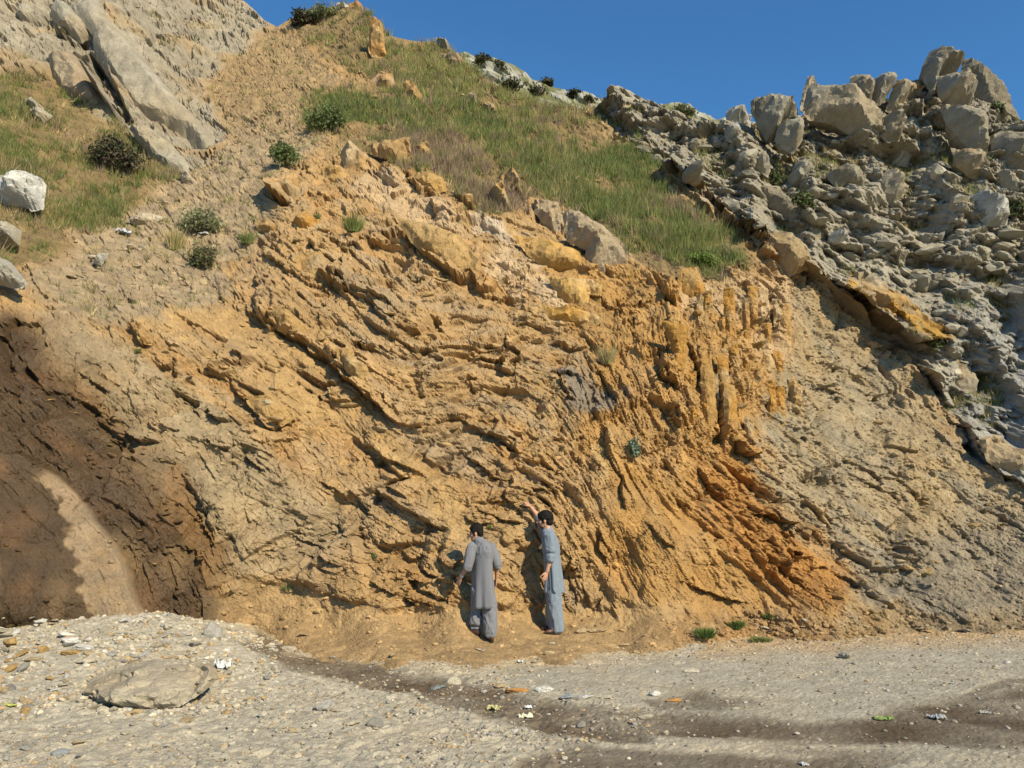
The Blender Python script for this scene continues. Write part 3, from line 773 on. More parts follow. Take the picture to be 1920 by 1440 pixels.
# ------------------------------------------------------------------ rocks traced one by one
def traced_rock(name, poly, thick=.5, col=(.42, .38, .30), col2=None, Y=None, lean=.25, parent=None, step=7.0, rough=1.0, cells=1.0, foot=None, seed=None, pull=.05, grain=(1, 1, 1.6)):
    seed = seed if seed is not None else (int(poly[0][0] * 7 + poly[0][1] * 13) % 997)
    rg = np.random.default_rng(seed)
    pts = []
    n = len(poly)
    for k in range(n):
        a_, b_ = np.array(poly[k], float), np.array(poly[(k + 1) % n], float)
        m = max(1, int(np.hypot(*(b_ - a_)) / step))
        for j in range(m):
            t = j / m
            pts.append(a_ + (b_ - a_) * t + (rg.normal(0, step * .16, 2) if j else 0))
    pts = np.array(pts); nb = len(pts)
    x0, y0 = pts.min(0); x1, y1 = pts.max(0)
    GX_, GY_ = np.meshgrid(np.arange(x0 + step * .5, x1, step), np.arange(y0 + step * .5, y1, step))
    ip = np.stack([GX_.ravel(), GY_.ravel()], -1) + rg.normal(0, step * .2, (GX_.size, 2))
    sd = poly_sd(ip[:, 0], ip[:, 1], [tuple(p_) for p_ in pts])
    ip = ip[sd > step * .45]
    allp = np.concatenate([pts, ip])
    r = delaunay_2d_cdt([Vector(p_) for p_ in allp], [(k, (k + 1) % nb) for k in range(nb)], [], 1, 1e-4)
    q = np.array([tuple(v) for v in r[0]]); tri = np.array([f for f in r[2] if len(f) == 3])
    d = np.maximum(poly_sd(q[:, 0], q[:, 1], [tuple(p_) for p_ in pts]), 0)
    isb = d < step * .3
    wd = max(d.max(), 1)
    h = np.minimum(d / (wd * .42), 1) ** .75            # chamfered, not rounded, edges
    h[isb] = 0
    cx, cyb = (x0 + x1) / 2, y1
    if Y is None:
        fp = foot or (cx, (y0 + y1) / 2 + .25 * (y1 - y0))
        Y = hit(*fp)[0].y - pull
    yy = Y * (1 + lean * (cyb - q[:, 1]) / FPX) - 0
    B = at_np(q[:, 0], q[:, 1], yy)
    size = (y1 - y0 + x1 - x0) * .5 * Y / FPX
    fwd = np.array([.12, -1, .18]); fwd /= np.linalg.norm(fwd)
    out = []
    for sgn in (1, -1):
        H = h * thick * (1 if sgn > 0 else .8)
        Q = B + fwd * (sgn * H)[:, None]
        rr = np.array(Euler((seed * .7, seed * 1.3, seed * .4)).to_matrix())
        cl = 2.6 / max(size, .1) * cells
        # flat broken faces: the lowest of a few tilted planes, then smaller blocks and grain on them
        uv = (q - [cx, (y0 + y1) / 2]) / (.5 * max(x1 - x0, y1 - y0))
        npl = 7
        ga = rg.uniform(0, 6.283, npl); gs = rg.uniform(.4, 1.4, npl)
        hp = (rg.uniform(.02, .30, npl)[None] + (uv[:, :1] * np.cos(ga) + uv[:, 1:] * np.sin(ga)) * gs[None]).min(1)
        fb, cb = blockpile((Q @ rr) * cl * 1.2 * np.array(grain), seed + 1, 3, .6, 2.0)
        fc, ca = blockpile((Q @ rr) * cl * 3.1 * np.array(grain), seed + 2, 3, .6, 2.0)
        nz = fbm(Q * 2.2 / max(size, .2), seed, 5, .6)
        amp = thick * rough
        dd = (hp * 1.5 + (fb - .5) * .34 + (fc - .5) * .18 + nz * .2) * amp * (.2 + .8 * h) * (~isb)
        Q = Q + fwd * (sgn * dd)[:, None]
        cc = np.tile(np.array(col, np.float32), (len(Q), 1))
        if col2 is not None:
            mk = np.clip(.5 + 1.4 * vnoise(Q * 1.6 / max(size, .2) + seed, 5), 0, 1)
            cc = mixc(cc, mk, np.array(col2, np.float32))
        cc *= (1 + (ca * .6 + cb * .4 - .5) * .3)[:, None] * (.68 if name == 'crag_rock' else .76 if parent else .84)
        if name in ('rock_block', 'rock_plate'): cc = (cc * 1.14 - cc.mean(1, keepdims=True) * .14) * np.array([[1.03, .97, .92]], np.float32)
        out.append((Q, cc))
    nq = len(q)
    # outline vertices are shared by the two halves
    remap = np.arange(nq) + nq
    remap[isb] = np.where(isb)[0]
    Vv = np.concatenate([out[0][0], out[1][0]]); Cc = np.concatenate([out[0][1], out[1][1]])
    T2 = remap[tri][:, ::-1]
    cen = Vv.mean(0)
    me = np_mesh(name, Vv - cen, np.concatenate([tri, T2]), np.clip(Cc, .01, .85), {'wet': np.zeros(len(Vv))})
    o = link(name, me, M_CLIFF, parent)
    o.location = cen
    return o

def c1(x_, y_): return (x_ / 3., y_ / 3.)
def c2_(x_, y_): return (640 + x_ / 3., y_ / 3.)
def c3z(x_, y_): return (1280 + x_ / 3., y_ / 3.)
def P_(f, L): return [f(*p_) for p_ in L]
GREY, GREY2, BUFF, TAN, ORA = (.40, .365, .285), (.31, .265, .185), (.44, .36, .24), (.47, .33, .16), (.46, .27, .09)
PALE = (.60, .585, .53)

CRAG_ROCKS = [  # outline in crop coordinates, thickness, depth, lean
 ([(1350, 440), (1345, 380), (1390, 290), (1430, 282), (1470, 275), (1510, 330), (1560, 380), (1540, 410), (1430, 430), (1415, 530), (1395, 540)], .8, 24.0, .3, GREY, GREY2),
 ([(1425, 425), (1520, 440), (1610, 440), (1640, 580), (1600, 610), (1500, 590), (1440, 550)], .8, 23.4, .2, GREY, BUFF),
 ([(1480, 600), (1590, 595), (1680, 720), (1725, 860), (1700, 888), (1620, 855), (1545, 770), (1480, 700), (1440, 600)], .8, 22.8, .3, GREY, BUFF),
 ([(1505, 830), (1600, 855), (1675, 900), (1672, 1015), (1620, 1005), (1540, 940)], .6, 22.3, .2, BUFF, TAN),
 ([(1565, 430), (1570, 340), (1600, 335), (1700, 430), (1790, 570), (1910, 680), (1940, 780), (1780, 720), (1680, 650), (1640, 570), (1610, 440)], .6, 24.4, .3, BUFF, GREY2),
 ([(1720, 770), (1800, 730), (1940, 760), (1980, 980), (1880, 1015), (1800, 935), (1740, 850)], .8, 22.5, .3, GREY, GREY2),
 ([(1765, 945), (1830, 1010), (1885, 1080), (1860, 1125), (1800, 1085)], .4, 22.0, .2, GREY, BUFF),
 ([(660, 610), (680, 500), (705, 428), (735, 448), (765, 495), (900, 552), (1050, 612), (1120, 640), (1135, 700), (1095, 825), (1020, 825), (920, 755), (860, 715), (800, 690), (700, 672)], 1.0, 23.6, .3, GREY, BUFF),
 ([(383, 570), (430, 545), (520, 570), (640, 610), (645, 650), (560, 670), (545, 720), (520, 795), (470, 800), (420, 710), (385, 640)], .9, 23.8, .3, GREY, GREY2),
 ([(535, 700), (650, 668), (685, 700), (670, 795), (625, 870), (560, 840), (515, 795)], .6, 23.2, .2, GREY, BUFF),
 ([(243, 640), (260, 610), (325, 598), (350, 640), (388, 642), (382, 722), (300, 715), (250, 690)], .5, 25.0, .2, PALE, GREY),
 ([(938, 480), (942, 432), (1000, 418), (1050, 430), (1065, 560), (1040, 605), (980, 570)], .6, 24.4, .2, BUFF, GREY2),
 ([(1055, 600), (1062, 455), (1120, 413), (1150, 430), (1205, 442), (1170, 510), (1110, 595)], .6, 24.6, .3, BUFF, GREY),
 ([(1140, 625), (1170, 520), (1205, 450), (1270, 455), (1340, 448), (1372, 470), (1335, 525), (1255, 565), (1185, 645)], .6, 24.4, .3, BUFF, TAN),
 ([(1110, 770), (1130, 660), (1180, 640), (1242, 700), (1220, 795), (1150, 805)], .6, 23.3, .2, BUFF, GREY2),
 ([(890, 530), (930, 480), (985, 580), (1030, 610), (960, 590)], .4, 24.0, .2, BUFF, GREY),
 ([(1050, 1060), (1080, 1000), (1130, 965), (1200, 990), (1275, 1045), (1240, 1110), (1180, 1200), (1090, 1140)], .7, None, .4, GREY, BUFF),
 ([(590, 1010), (640, 905), (735, 890), (720, 985), (655, 1065), (600, 1060)], .5, None, .3, GREY, GREY2),
 ([(1595, 1110), (1660, 1090), (1745, 1105), (1835, 1195), (1820, 1275), (1700, 1275), (1640, 1195)], .7, None, .4, GREY, PALE),
 ([(415, 1050), (470, 1045), (560, 1090), (700, 1200), (800, 1300), (825, 1385), (740, 1405), (600, 1300), (520, 1200), (440, 1120)], .5, None, .4, BUFF, GREY2),
 ([(390, 860), (470, 850), (495, 960), (480, 1000), (400, 950)], .4, None, .3, GREY, BUFF),
 ([(790, 980), (900, 950), (1030, 1000), (1010, 1080), (860, 1060)], .6, None, .4, GREY, GREY2),
 ([(1160, 850), (1230, 840), (1290, 880), (1270, 940), (1180, 930)], .5, None, .3, GREY, PALE),
 ([(820, 1310), (880, 1300), (930, 1330), (880, 1370), (830, 1350)], .35, None, .3, GREY, PALE),
 ([(230, 720), (300, 700), (330, 790), (290, 810), (240, 790)], .4, None, .2, PALE, GREY),
 ([(170, 770), (220, 755), (240, 800), (310, 860), (250, 870), (180, 820)], .35, None, .2, PALE, GREY),
 ([(380, 1330), (560, 1300), (700, 1400), (740, 1500), (600, 1560), (460, 1440)], .6, None, .3, BUFF, TAN),
]
for L, th, Yd, ln, ca, cb in CRAG_ROCKS:
    traced_rock('crag_rock', P_(c3z, L), th, ca, cb, Yd, ln, cliff, step=4.0, cells=.8, rough=.55)

# blocks and slabs that stand out of the main face
FACE = [
 (P_(c1, [(400, 20), (440, 0), (420, -80), (540, -60), (600, 90), (700, 200), (800, 310), (880, 420), (1000, 560), (1120, 680), (1210, 780), (1195, 885), (1130, 872), (1060, 785), (960, 745), (870, 705), (765, 665), (680, 560), (600, 425), (540, 330), (520, 200), (430, 90)]), .8, (.41, .365, .28), (.45, .37, .25), 23.2, .55, 5.0),
 (P_(c1, [(270, 80), (330, 15), (400, 40), (500, 150), (522, 215), (450, 245), (340, 175)]), .7, BUFF, GREY, None, .4, 5.0),
 (P_(c1, [(270, 300), (400, 295), (500, 380), (540, 480), (600, 590), (640, 655), (560, 655), (450, 600), (350, 560), (290, 450)]), .7, BUFF, (.40, .30, .19), None, .5, 5.0),
 (P_(c1, [(720, 710), (830, 705), (950, 800), (1040, 890), (1070, 965), (960, 965), (860, 905), (780, 805)]), .5, (.42, .38, .29), BUFF, None, .5, 5.0),
 ([(1027, 375), (1045, 378), (1055, 404), (1056, 440), (1046, 455), (1022, 430), (1001, 396), (1002, 374)], .45, BUFF, (.40, .35, .27), None, .4, 4.5),
 ([(1054, 396), (1085, 398), (1130, 422), (1172, 458), (1187, 490), (1181, 520), (1150, 537), (1120, 530), (1092, 505), (1098, 470), (1062, 452)], .65, (.42, .355, .25), (.39, .34, .26), None, .4, 4.5),
 ([(960, 440), (1030, 448), (1090, 470), (1094, 518), (1028, 512), (990, 480)], .4, (.56, .38, .15), (.52, .36, .17), None, .4, 4.5),
 ([(1028, 517), (1107, 523), (1129, 537), (1127, 580), (1113, 590), (1057, 577), (1040, 557)], .4, (.55, .38, .16), (.60, .46, .26), None, .3, 4.5),
 ([(985, 577), (1017, 573), (1073, 580), (1127, 590), (1129, 603), (1113, 614), (1070, 609), (1027, 604)], .35, (.50, .37, .20), (.52, .33, .12), None, .3, 4.5),
 ([(740, 408), (800, 418), (860, 440), (900, 485), (907, 515), (880, 526), (850, 520), (810, 490), (770, 455)], .45, (.48, .35, .18), TAN, None, .4, 4.5),
 (P_(c2_, [(150, 270), (158, 180), (165, 100), (190, 95), (232, 140), (245, 240), (252, 322), (190, 342), (160, 305)]), .5, (.52, .30, .12), (.50, .36, .19), 28.6, .2, 4.0),
 (P_(c2_, [(36, 40), (45, 18), (75, 8), (112, 20), (133, 80), (60, 74)]), .5, (.36, .24, .13), (.40, .24, .11), 33.6, .2, 4.0),
 (P_(c2_, [(-25, 14), (12, 18), (38, 28), (42, 40), (0, 40), (-28, 30)]), .35, PALE, PALE, 33.4, .2, 3.5),
 (P_(c2_, [(165, 465), (220, 400), (290, 420), (305, 485), (250, 525), (195, 515)]), .5, (.48, .38, .25), (.45, .3, .15), None, .4, 4.5),
 (P_(c2_, [(345, 475), (400, 462), (440, 520), (480, 598), (400, 595), (350, 545)]), .5, (.44, .29, .14), TAN, None, .4, 4.5),
 (P_(c2_, [(530, 210), (585, 220), (630, 290), (600, 300), (560, 260)]), .5, GREY, GREY2, None, .3, 4.0),
 (P_(c2_, [(560, 300), (640, 300), (700, 350), (690, 400), (600, 400)]), .5, (.36, .28, .18), GREY2, None, .3, 4.0),
 (P_(c2_, [(700, 540), (740, 510), (775, 580), (770, 620), (710, 580)]), .4, BUFF, GREY2, None, .4, 4.0),
 (P_(c2_, [(780, 600), (820, 565), (870, 620), (900, 670), (840, 660)]), .4, BUFF, TAN, None, .4, 4.0),
 (P_(c2_, [(830, 1080), (880, 1020), (910, 1010), (925, 1090), (960, 1170), (970, 1250), (930, 1200), (870, 1140)]), .4, (.40, .33, .22), TAN, None, .4, 4.0),
 (P_(c2_, [(900, 990), (960, 940), (1000, 990), (1025, 1080), (950, 1080)]), .4, (.40, .30, .18), TAN, None, .4, 4.0),
 (P_(c2_, [(160, 820), (260, 790), (380, 770), (400, 900), (380, 950), (280, 900), (180, 880)]), .5, (.44, .32, .18), TAN, None, .4, 4.5),
 (P_(c2_, [(400, 830), (480, 790), (515, 860), (500, 900), (430, 920)]), .4, (.42, .29, .15), TAN, None, .4, 4.5),
 (P_(c2_, [(0, 830), (60, 810), (150, 880), (120, 950), (20, 980), (-40, 900)]), .5, (.54, .45, .31), TAN, None, .4, 4.5),
 (P_(c2_, [(370, 1000), (450, 960), (570, 1000), (600, 1070), (520, 1100), (430, 1060)]), .4, (.50, .34, .15), TAN, None, .4, 4.5),
 (P_(c2_, [(620, 1070), (700, 1080), (800, 1160), (760, 1195), (690, 1150)]), .35, TAN, BUFF, None, .4, 4.5),
 (P_(c1, [(1780, 950), (1860, 920), (1920, 960), (1990, 1000), (1940, 1050), (1830, 1040)]), .4, (.52, .37, .18), TAN, None, .4, 4.5),
 (P_(c1, [(1530, 1050), (1600, 1000), (1700, 1000), (1720, 1080), (1640, 1150), (1560, 1110)]), .4, TAN, BUFF, None, .4, 4.5),
 (P_(c1, [(1430, 1250), (1500, 1220), (1590, 1290), (1540, 1330), (1450, 1300)]), .35, (.42, .30, .17), TAN, None, .4, 4.5),
 (P_(c1, [(1640, 1240), (1720, 1180), (1800, 1250), (1760, 1310), (1680, 1300)]), .35, TAN, ORA, None, .4, 4.5),
 ([(1350, 655), (1360, 650), (1366, 690), (1378, 700), (1372, 714), (1352, 714), (1349, 690)], .15, (.45, .38, .27), TAN, None, .2, 4.0),
 ([(1313, 690), (1325, 660), (1340, 700), (1345, 790), (1330, 850), (1318, 850)], .16, (.45, .30, .13), ORA, None, .2, 4.5),
 ([(1357, 720), (1378, 722), (1385, 800), (1375, 840), (1357, 850)], .15, (.47, .35, .19), ORA, None, .2, 4.5),
 ([(1240, 600), (1290, 610), (1285, 700), (1275, 730), (1245, 710), (1262, 660)], .2, (.46, .29, .11), ORA, None, .2, 4.5),
 ([(1270, 505), (1310, 500), (1325, 560), (1300, 580), (1272, 570)], .25, (.46, .32, .15), ORA, None, .3, 4.5),
 ([(1485, 700), (1505, 735), (1500, 775), (1480, 765), (1475, 730)], .3, (.50, .40, .25), TAN, None, .3, 4.0),
 ([(1600, 512), (1625, 506), (1650, 520), (1690, 560), (1730, 590), (1766, 625), (1750, 640), (1700, 615), (1650, 590), (1612, 552)], .5, GREY, (.46, .30, .11), None, .2, 4.5),
 ([(1755, 670), (1790, 665), (1830, 720), (1830, 790), (1790, 770)], .5, (.38, .35, .28), BUFF, None, .4, 5.0),
 ([(1835, 820), (1870, 815), (1930, 860), (1960, 915), (1900, 900), (1850, 865)], .5, (.50, .42, .29), BUFF, None, .4, 5.0),
 ([(1680, 725), (1695, 735), (1690, 765), (1670, 745)], .3, PALE, BUFF, None, .3, 3.5),
 ([(540, 478), (600, 470), (640, 520), (600, 540), (560, 520)], .3, TAN, BUFF, None, .4, 4.5),
 ([(625, 655), (665, 650), (690, 690), (690, 730), (650, 700)], .35, (.47, .36, .2), TAN, None, .3, 4.5),
 ([(495, 580), (540, 580), (590, 625), (570, 645), (520, 620)], .35, (.46, .33, .16), TAN, None, .3, 4.5),
 ([(240, 606), (262, 604), (290, 640), (285, 648), (268, 645)], .2, (.42, .28, .14), TAN, None, .3, 3.5),
 ([(455, 745), (500, 740), (560, 780), (530, 800), (505, 805)], .2, (.46, .33, .16), TAN, None, .3, 4.0),
 ([(600, 912), (625, 905), (680, 935), (670, 945), (620, 930)], .25, (.50, .38, .22), TAN, None, .3, 4.0),
]
for i_, (L, th, ca, cb, Yd, ln, st) in enumerate(FACE):
    traced_rock('rock_slab' if i_ < 4 else 'rock_block', L, th * .8, ca, cb, Yd, ln, cliff, step=st, cells=.9, rough=.4 if i_ < 4 else .9, pull=.1 if i_ < 4 else -.06)

# upright plates of the steep beds right of centre
pr = random.Random(5)
for cx0 in range(1288, 1486, 19):
    yy0 = 530 + pr.uniform(-8, 25) + max(0, (cx0 - 1440)) * .8
    while yy0 < 800 - max(0, cx0 - 1400) * 1.2:
        hh0 = pr.uniform(40, 110); ww0 = pr.uniform(12, 24); jx = pr.uniform(-5, 5)
        sk = (yy0 - 640) * (.06 if cx0 < 1400 else .18)
        if pr.random() < .6:
            q0 = [(cx0 + jx + sk, yy0), (cx0 + jx + sk + ww0, yy0 + pr.uniform(-6, 6)), (cx0 + jx + sk + ww0 + pr.uniform(-2, 5), yy0 + hh0 * .9), (cx0 + jx + sk + pr.uniform(0, 5), yy0 + hh0)]
            ca = pr.choice([(.50, .36, .19), (.48, .33, .16), (.47, .31, .13), (.53, .41, .25)])
            traced_rock('rock_plate', q0, pr.uniform(.08, .14), ca, pr.choice([TAN, ORA, BUFF]), None, .1, cliff, step=3.2, cells=1.5, rough=1.1, pull=pr.uniform(-.09, -.02))
        yy0 += hh0 + pr.uniform(1, 10)

# ------------------------------------------------------------------ loose boulders that lie on the slope and the ground
def boulder(label, poly, th, ca, cb, lean=.3, step=4.0, pull=.12, foot=None, rough=.7, grain=(1, 1, 1.6), Y=None, name='boulder', cat='boulder', group=None):
    o = traced_rock(name, poly, th, ca, cb, Y, lean, None, step, rough, .9, foot, pull=pull, grain=grain)
    return tag(o, label, cat, group)
boulder('large white boulder in the grass at the left edge', P_(c1, [(5, 1000), (80, 955), (130, 960), (230, 1000), (262, 1040), (245, 1180), (180, 1192), (140, 1165), (30, 1155), (-30, 1110), (-20, 1030)]), .55, PALE, (.55, .53, .47), .3, 3.5, .3, (40, 395))
boulder('grey boulder below the large white one at the left edge', P_(c1, [(-30, 1280), (60, 1258), (122, 1300), (112, 1385), (0, 1400), (-40, 1350)]), .4, GREY, BUFF, .3, 3.5, .2, (10, 462))
boulder('grey boulder hanging over a dark wet hollow', [(-20, 485), (5, 487), (22, 493), (38, 513), (51, 533), (40, 543), (20, 540), (-15, 530)], .4, (.42, .40, .35), GREY, .2, 3.0, .3, (15, 548))
boulder('upper grey stone half sunk in the left grass slope', P_(c1, [(140, 550), (190, 560), (240, 600), (250, 620), (190, 615), (150, 590)]), .3, GREY, BUFF, .3, 3.0)
boulder('lower buff stone half sunk in the left grass slope', P_(c1, [(165, 640), (200, 615), (260, 625), (297, 655), (245, 695), (190, 680)]), .3, BUFF, GREY, .3, 3.0)
boulder('long low buff boulder lying on the gravel bank', [(150, 1262), (165, 1240), (200, 1225), (253, 1219), (300, 1215), (333, 1219), (360, 1226), (393, 1230), (410, 1244), (408, 1262), (385, 1284), (335, 1312), (287, 1316), (235, 1312), (190, 1300), (155, 1284)], .46, (.52, .42, .28), (.50, .43, .31), 1.9, 4.0, .15, (285, 1285), .75, Y=7.78)
bo = [o for o in bpy.data.objects if o.get('label', '').startswith('long low buff')][0]
bo.location.z -= .10; bo.rotation_euler.y = -.07
boulder('flat pale slab lying on the path up the gully', P_(c1, [(700, 1245), (760, 1212), (850, 1200), (930, 1220), (860, 1266), (760, 1268)]), .2, (.53, .45, .33), BUFF, .5, 3.0, .1)
boulder('pale stone at the foot of the long slab', P_(c1, [(1010, 965), (1050, 955), (1080, 1000), (1112, 1030), (1070, 1052), (1020, 1022)]), .25, (.56, .48, .37), BUFF, .3, 2.5, .1)
boulder('grey flat stone on the soil above the cut face', [(172, 492), (185, 478), (204, 474), (200, 486), (190, 499)], .15, (.47, .44, .38), GREY, .3, 2.5, .1)
boulder('rounded grey stone at the edge of the road', [(1572, 1226), (1580, 1222), (1594, 1224), (1596, 1232), (1586, 1236), (1574, 1233)], .1, (.42, .40, .36), GREY, .3, 2.0, .05)
# ------------------------------------------------------------------ angular stone shapes
def stone_shape(seed, sub=1, nplanes=14, flat=.6):
    rg = np.random.default_rng(seed)
    bm = bmesh.new()
    bmesh.ops.create_icosphere(bm, subdivisions=sub, radius=1)
    V_ = np.array([v.co[:] for v in bm.verts]); F_ = np.array([[v.index for v in f.verts] for f in bm.faces])
    bm.free()
    n_ = rg.normal(size=(nplanes, 3)); n_ /= np.linalg.norm(n_, axis=1, keepdims=True)
    d_ = rg.uniform(.62, 1.0, nplanes)
    u = V_ / np.linalg.norm(V_, axis=1, keepdims=True)
    dots = u @ n_.T
    r = np.where(dots > .08, d_ / np.maximum(dots, .08), 9).min(1)
    r = np.minimum(r, 1.25)
    V_ = u * r[:, None] * np.array([1, rg.uniform(.6, .95), flat * rg.uniform(.8, 1.2)])
    V_ += rg.normal(0, .02, V_.shape)
    return V_.astype(np.float32), F_

STONES = [stone_shape(300 + k, 2 if k < 10 else 3, 12 + k % 5, .45 + .05 * (k % 6)) for k in range(16)]
PEB = [stone_shape(400 + k, 1, 9, .55) for k in range(6)]

def stone_mat(name, col, var=.3):
    m, nt, b = new_mat(name)
    N, L = nt.nodes, nt.links
    oi = N.new('ShaderNodeObjectInfo'); tc = N.new('ShaderNodeTexCoord')
    n1_ = N.new('ShaderNodeTexNoise'); n1_.noise_dimensions = '4D'; n1_.inputs['Scale'].default_value = 2.2; n1_.inputs['Detail'].default_value = 8; n1_.inputs['Roughness'].default_value = .7
    L.new(tc.outputs['Object'], n1_.inputs['Vector'])
    mm = N.new('ShaderNodeMath'); mm.operation = 'MULTIPLY'; mm.inputs[1].default_value = 50; L.new(oi.outputs['Random'], mm.inputs[0]); L.new(mm.outputs[0], n1_.inputs['W'])
    a_ = N.new('ShaderNodeMapRange'); a_.inputs[3].default_value = 1 - var; a_.inputs[4].default_value = 1 + var * .7; L.new(oi.outputs['Random'], a_.inputs[0])
    b_ = N.new('ShaderNodeMapRange'); b_.inputs[1].default_value = .3; b_.inputs[2].default_value = .7; b_.inputs[3].default_value = .72; b_.inputs[4].default_value = 1.2; L.new(n1_.outputs['Fac'], b_.inputs[0])
    mu = N.new('ShaderNodeMath'); mu.operation = 'MULTIPLY'; L.new(a_.outputs[0], mu.inputs[0]); L.new(b_.outputs[0], mu.inputs[1])
    vm = N.new('ShaderNodeVectorMath'); vm.operation = 'SCALE'; vm.inputs[0].default_value = col; L.new(mu.outputs[0], vm.inputs['Scale'])
    L.new(vm.outputs[0], b.inputs['Base Color'])
    b.inputs['Roughness'].default_value = .88; b.inputs['Specular IOR Level'].default_value = .25
    bp_ = N.new('ShaderNodeBump'); bp_.inputs['Distance'].default_value = .08; bp_.inputs['Strength'].default_value = .7
    L.new(n1_.outputs['Fac'], bp_.inputs['Height']); L.new(bp_.outputs[0], b.inputs['Normal'])
    return m
SM = {'pale': stone_mat('pale limestone', (.48, .42, .31)), 'white': stone_mat('white limestone', (.64, .61, .54), .15), 'grey': stone_mat('grey stone', (.33, .305, .26)),
      'tan': stone_mat('tan stone', (.43, .32, .18)), 'orange': stone_mat('rusty stone', (.50, .25, .07), .15), 'slate': stone_mat('blue grey slate', (.29, .31, .30), .2), 'ochre': stone_mat('ochre stone', (.43, .28, .11)),
      'crag': stone_mat('weathered grey crag rock', (.275, .248, .19)), 'cragpale': stone_mat('pale crag rock', (.36, .33, .255)), 'facetan': stone_mat('tan face rock', (.37, .255, .115)), 'facebuff': stone_mat('buff face rock', (.36, .28, .165)), 'faceochre': stone_mat('ochre face rock', (.36, .215, .07)), 'wetrock': stone_mat('damp brown rock', (.14, .085, .04))}
SMESH = {}
def stone_mesh(k):
    if k not in SMESH: SMESH[k] = np_mesh('stone_%d' % k, *STONES[k])
    return SMESH[k]
for k in range(16): stone_mesh(k).materials.append(SM['pale'])

def put_stone(name, loc, size, mat, parent=None, rz=0., tilt=(0, 0), k=None, sink=.25):
    k = random.randrange(10) if k is None else k
    o = bpy.data.objects.new(name, stone_mesh(k)); COL.objects.link(o)
    o.material_slots[0].link = 'OBJECT'; o.material_slots[0].material = SM[mat]
    o.location = (loc[0], loc[1], loc[2] + size[2] * (1 - 2 * sink) * .6); o.rotation_euler = (tilt[0], tilt[1], rz); o.scale = size
    if parent is not None: o.parent = parent
    return o

def stone_px(label, x0, y0, x1, y1, mat, k=None, rz=.3, cat='stone', name='stone', flat=1.0):
    loc, nor = hit((x0 + x1) / 2, y1 - (y1 - y0) * .25)
    s_ = (x1 - x0) / 2 * loc.y / FPX
    hgt = (y1 - y0) / 2 * loc.y / FPX * flat
    return tag(put_stone(name, loc, (s_, s_ * .8, hgt * 1.15), mat, None, rz, (random.uniform(-.1, .1), random.uniform(-.1, .1)), k), label, cat)

stone_px('blue grey slate stone at the left end of the stone row', 806, 1280, 834, 1297, 'slate', 10)
stone_px('pale stone right behind the blue grey slate', 840, 1268, 868, 1288, 'pale', 11)
stone_px('low tan stone left of the rusty orange slab', 925, 1278, 950, 1290, 'tan', 12)
stone_px('flat rusty orange slab in the stone row', 950, 1284, 992, 1302, 'orange', 13, .1)
stone_px('largest white stone in the row beside the trickle', 1006, 1281, 1038, 1303, 'white', 14)
stone_px('thin greenish grey slab right of the white stone', 1048, 1300, 1078, 1311, 'slate', 15, .2)
stone_px('blocky pale stone next to the thin greenish slab', 1082, 1297, 1111, 1313, 'white', 10)
stone_px('long flat pale stone at the right end of the row', 1110, 1298, 1152, 1311, 'pale', 11, .0)
stone_px('white stone with a smaller one leaning on it, right of the row', 1216, 1290, 1240, 1308, 'white', 12)
stone_px('rusty orange stone beside the wet patch', 1249, 1305, 1280, 1319, 'orange', 13)
stone_px('pale crumbled stone on the wet gravel below the rusty stone', 1199, 1337, 1225, 1349, 'pale', 14)
stone_px('grey stone in the middle of the wet gravel', 1080, 1352, 1100, 1366, 'grey', 15)
stone_px('small white stone at the lower edge of the trickle', 959, 1364, 973, 1374, 'white', 12)
stone_px('tan angular stone on the slope below the standing men', 1021, 1215, 1042, 1230, 'tan', 13)
stone_px('flat tan slab lying near the right man\'s feet', 1098, 1170, 1140, 1188, 'tan', 14, .6, flat=.6)
stone_px('buff flake lying just left of the long tan slab', 1078, 1172, 1102, 1190, 'tan', 15, .3, flat=.7)
stone_px('pale slab at the edge of the grey road', 1284, 1250, 1314, 1262, 'pale', 11, .1, flat=.7)
stone_px('white stone on the far side of the road', 1880, 1236, 1896, 1246, 'white', 12)
stone_px('pale stone between two dark tracks', 1372, 1322, 1388, 1333, 'pale', 13)
stone_px('square tan stone in front of the long boulder', 299, 1303, 325, 1321, 'tan', 10, .2)
stone_px('flat ochre stone right of the square tan one', 344, 1306, 374, 1321, 'ochre', 11, .2)
stone_px('round brown stone in front of the long boulder', 107, 1303, 128, 1315, 'ochre', 12, .2)
stone_px('orange tipped stone on the upper gravel bank', 118, 1212, 152, 1231, 'ochre', 13, .4)
stone_px('yellow ochre stone standing on the gravel bank', 72, 1204, 92, 1228, 'ochre', 14, 1.2)
stone_px('white stone at the top of the gravel bank', 65, 1157, 86, 1170, 'white', 15)
stone_px('pale stone beneath the tilted wet slab', 243, 1156, 268, 1168, 'white', 10)
stone_px('grey slate leaning at the foot of the brown face', 385, 1165, 420, 1205, 'grey', 11, .8)
stone_px('white stone beside the start of the trickle', 415, 1212, 432, 1226, 'white', 12)
stone_px('buff stone pair at the apron edge', 515, 1200, 530, 1212, 'pale', 13)
stone_px('pale block at the apron edge above the trickle', 530, 1205, 555, 1228, 'pale', 14)
stone_px('grey stone on the near gravel below the trickle', 590, 1310, 625, 1335, 'grey', 15)
stone_px('large pale stone on the near gravel', 645, 1345, 676, 1362, 'pale', 10)
stone_px('pinkish grey stone right of the large pale one', 692, 1346, 722, 1366, 'grey', 11)
stone_px('bluish stone near the bottom left corner', 98, 1398, 132, 1418, 'slate', 12)

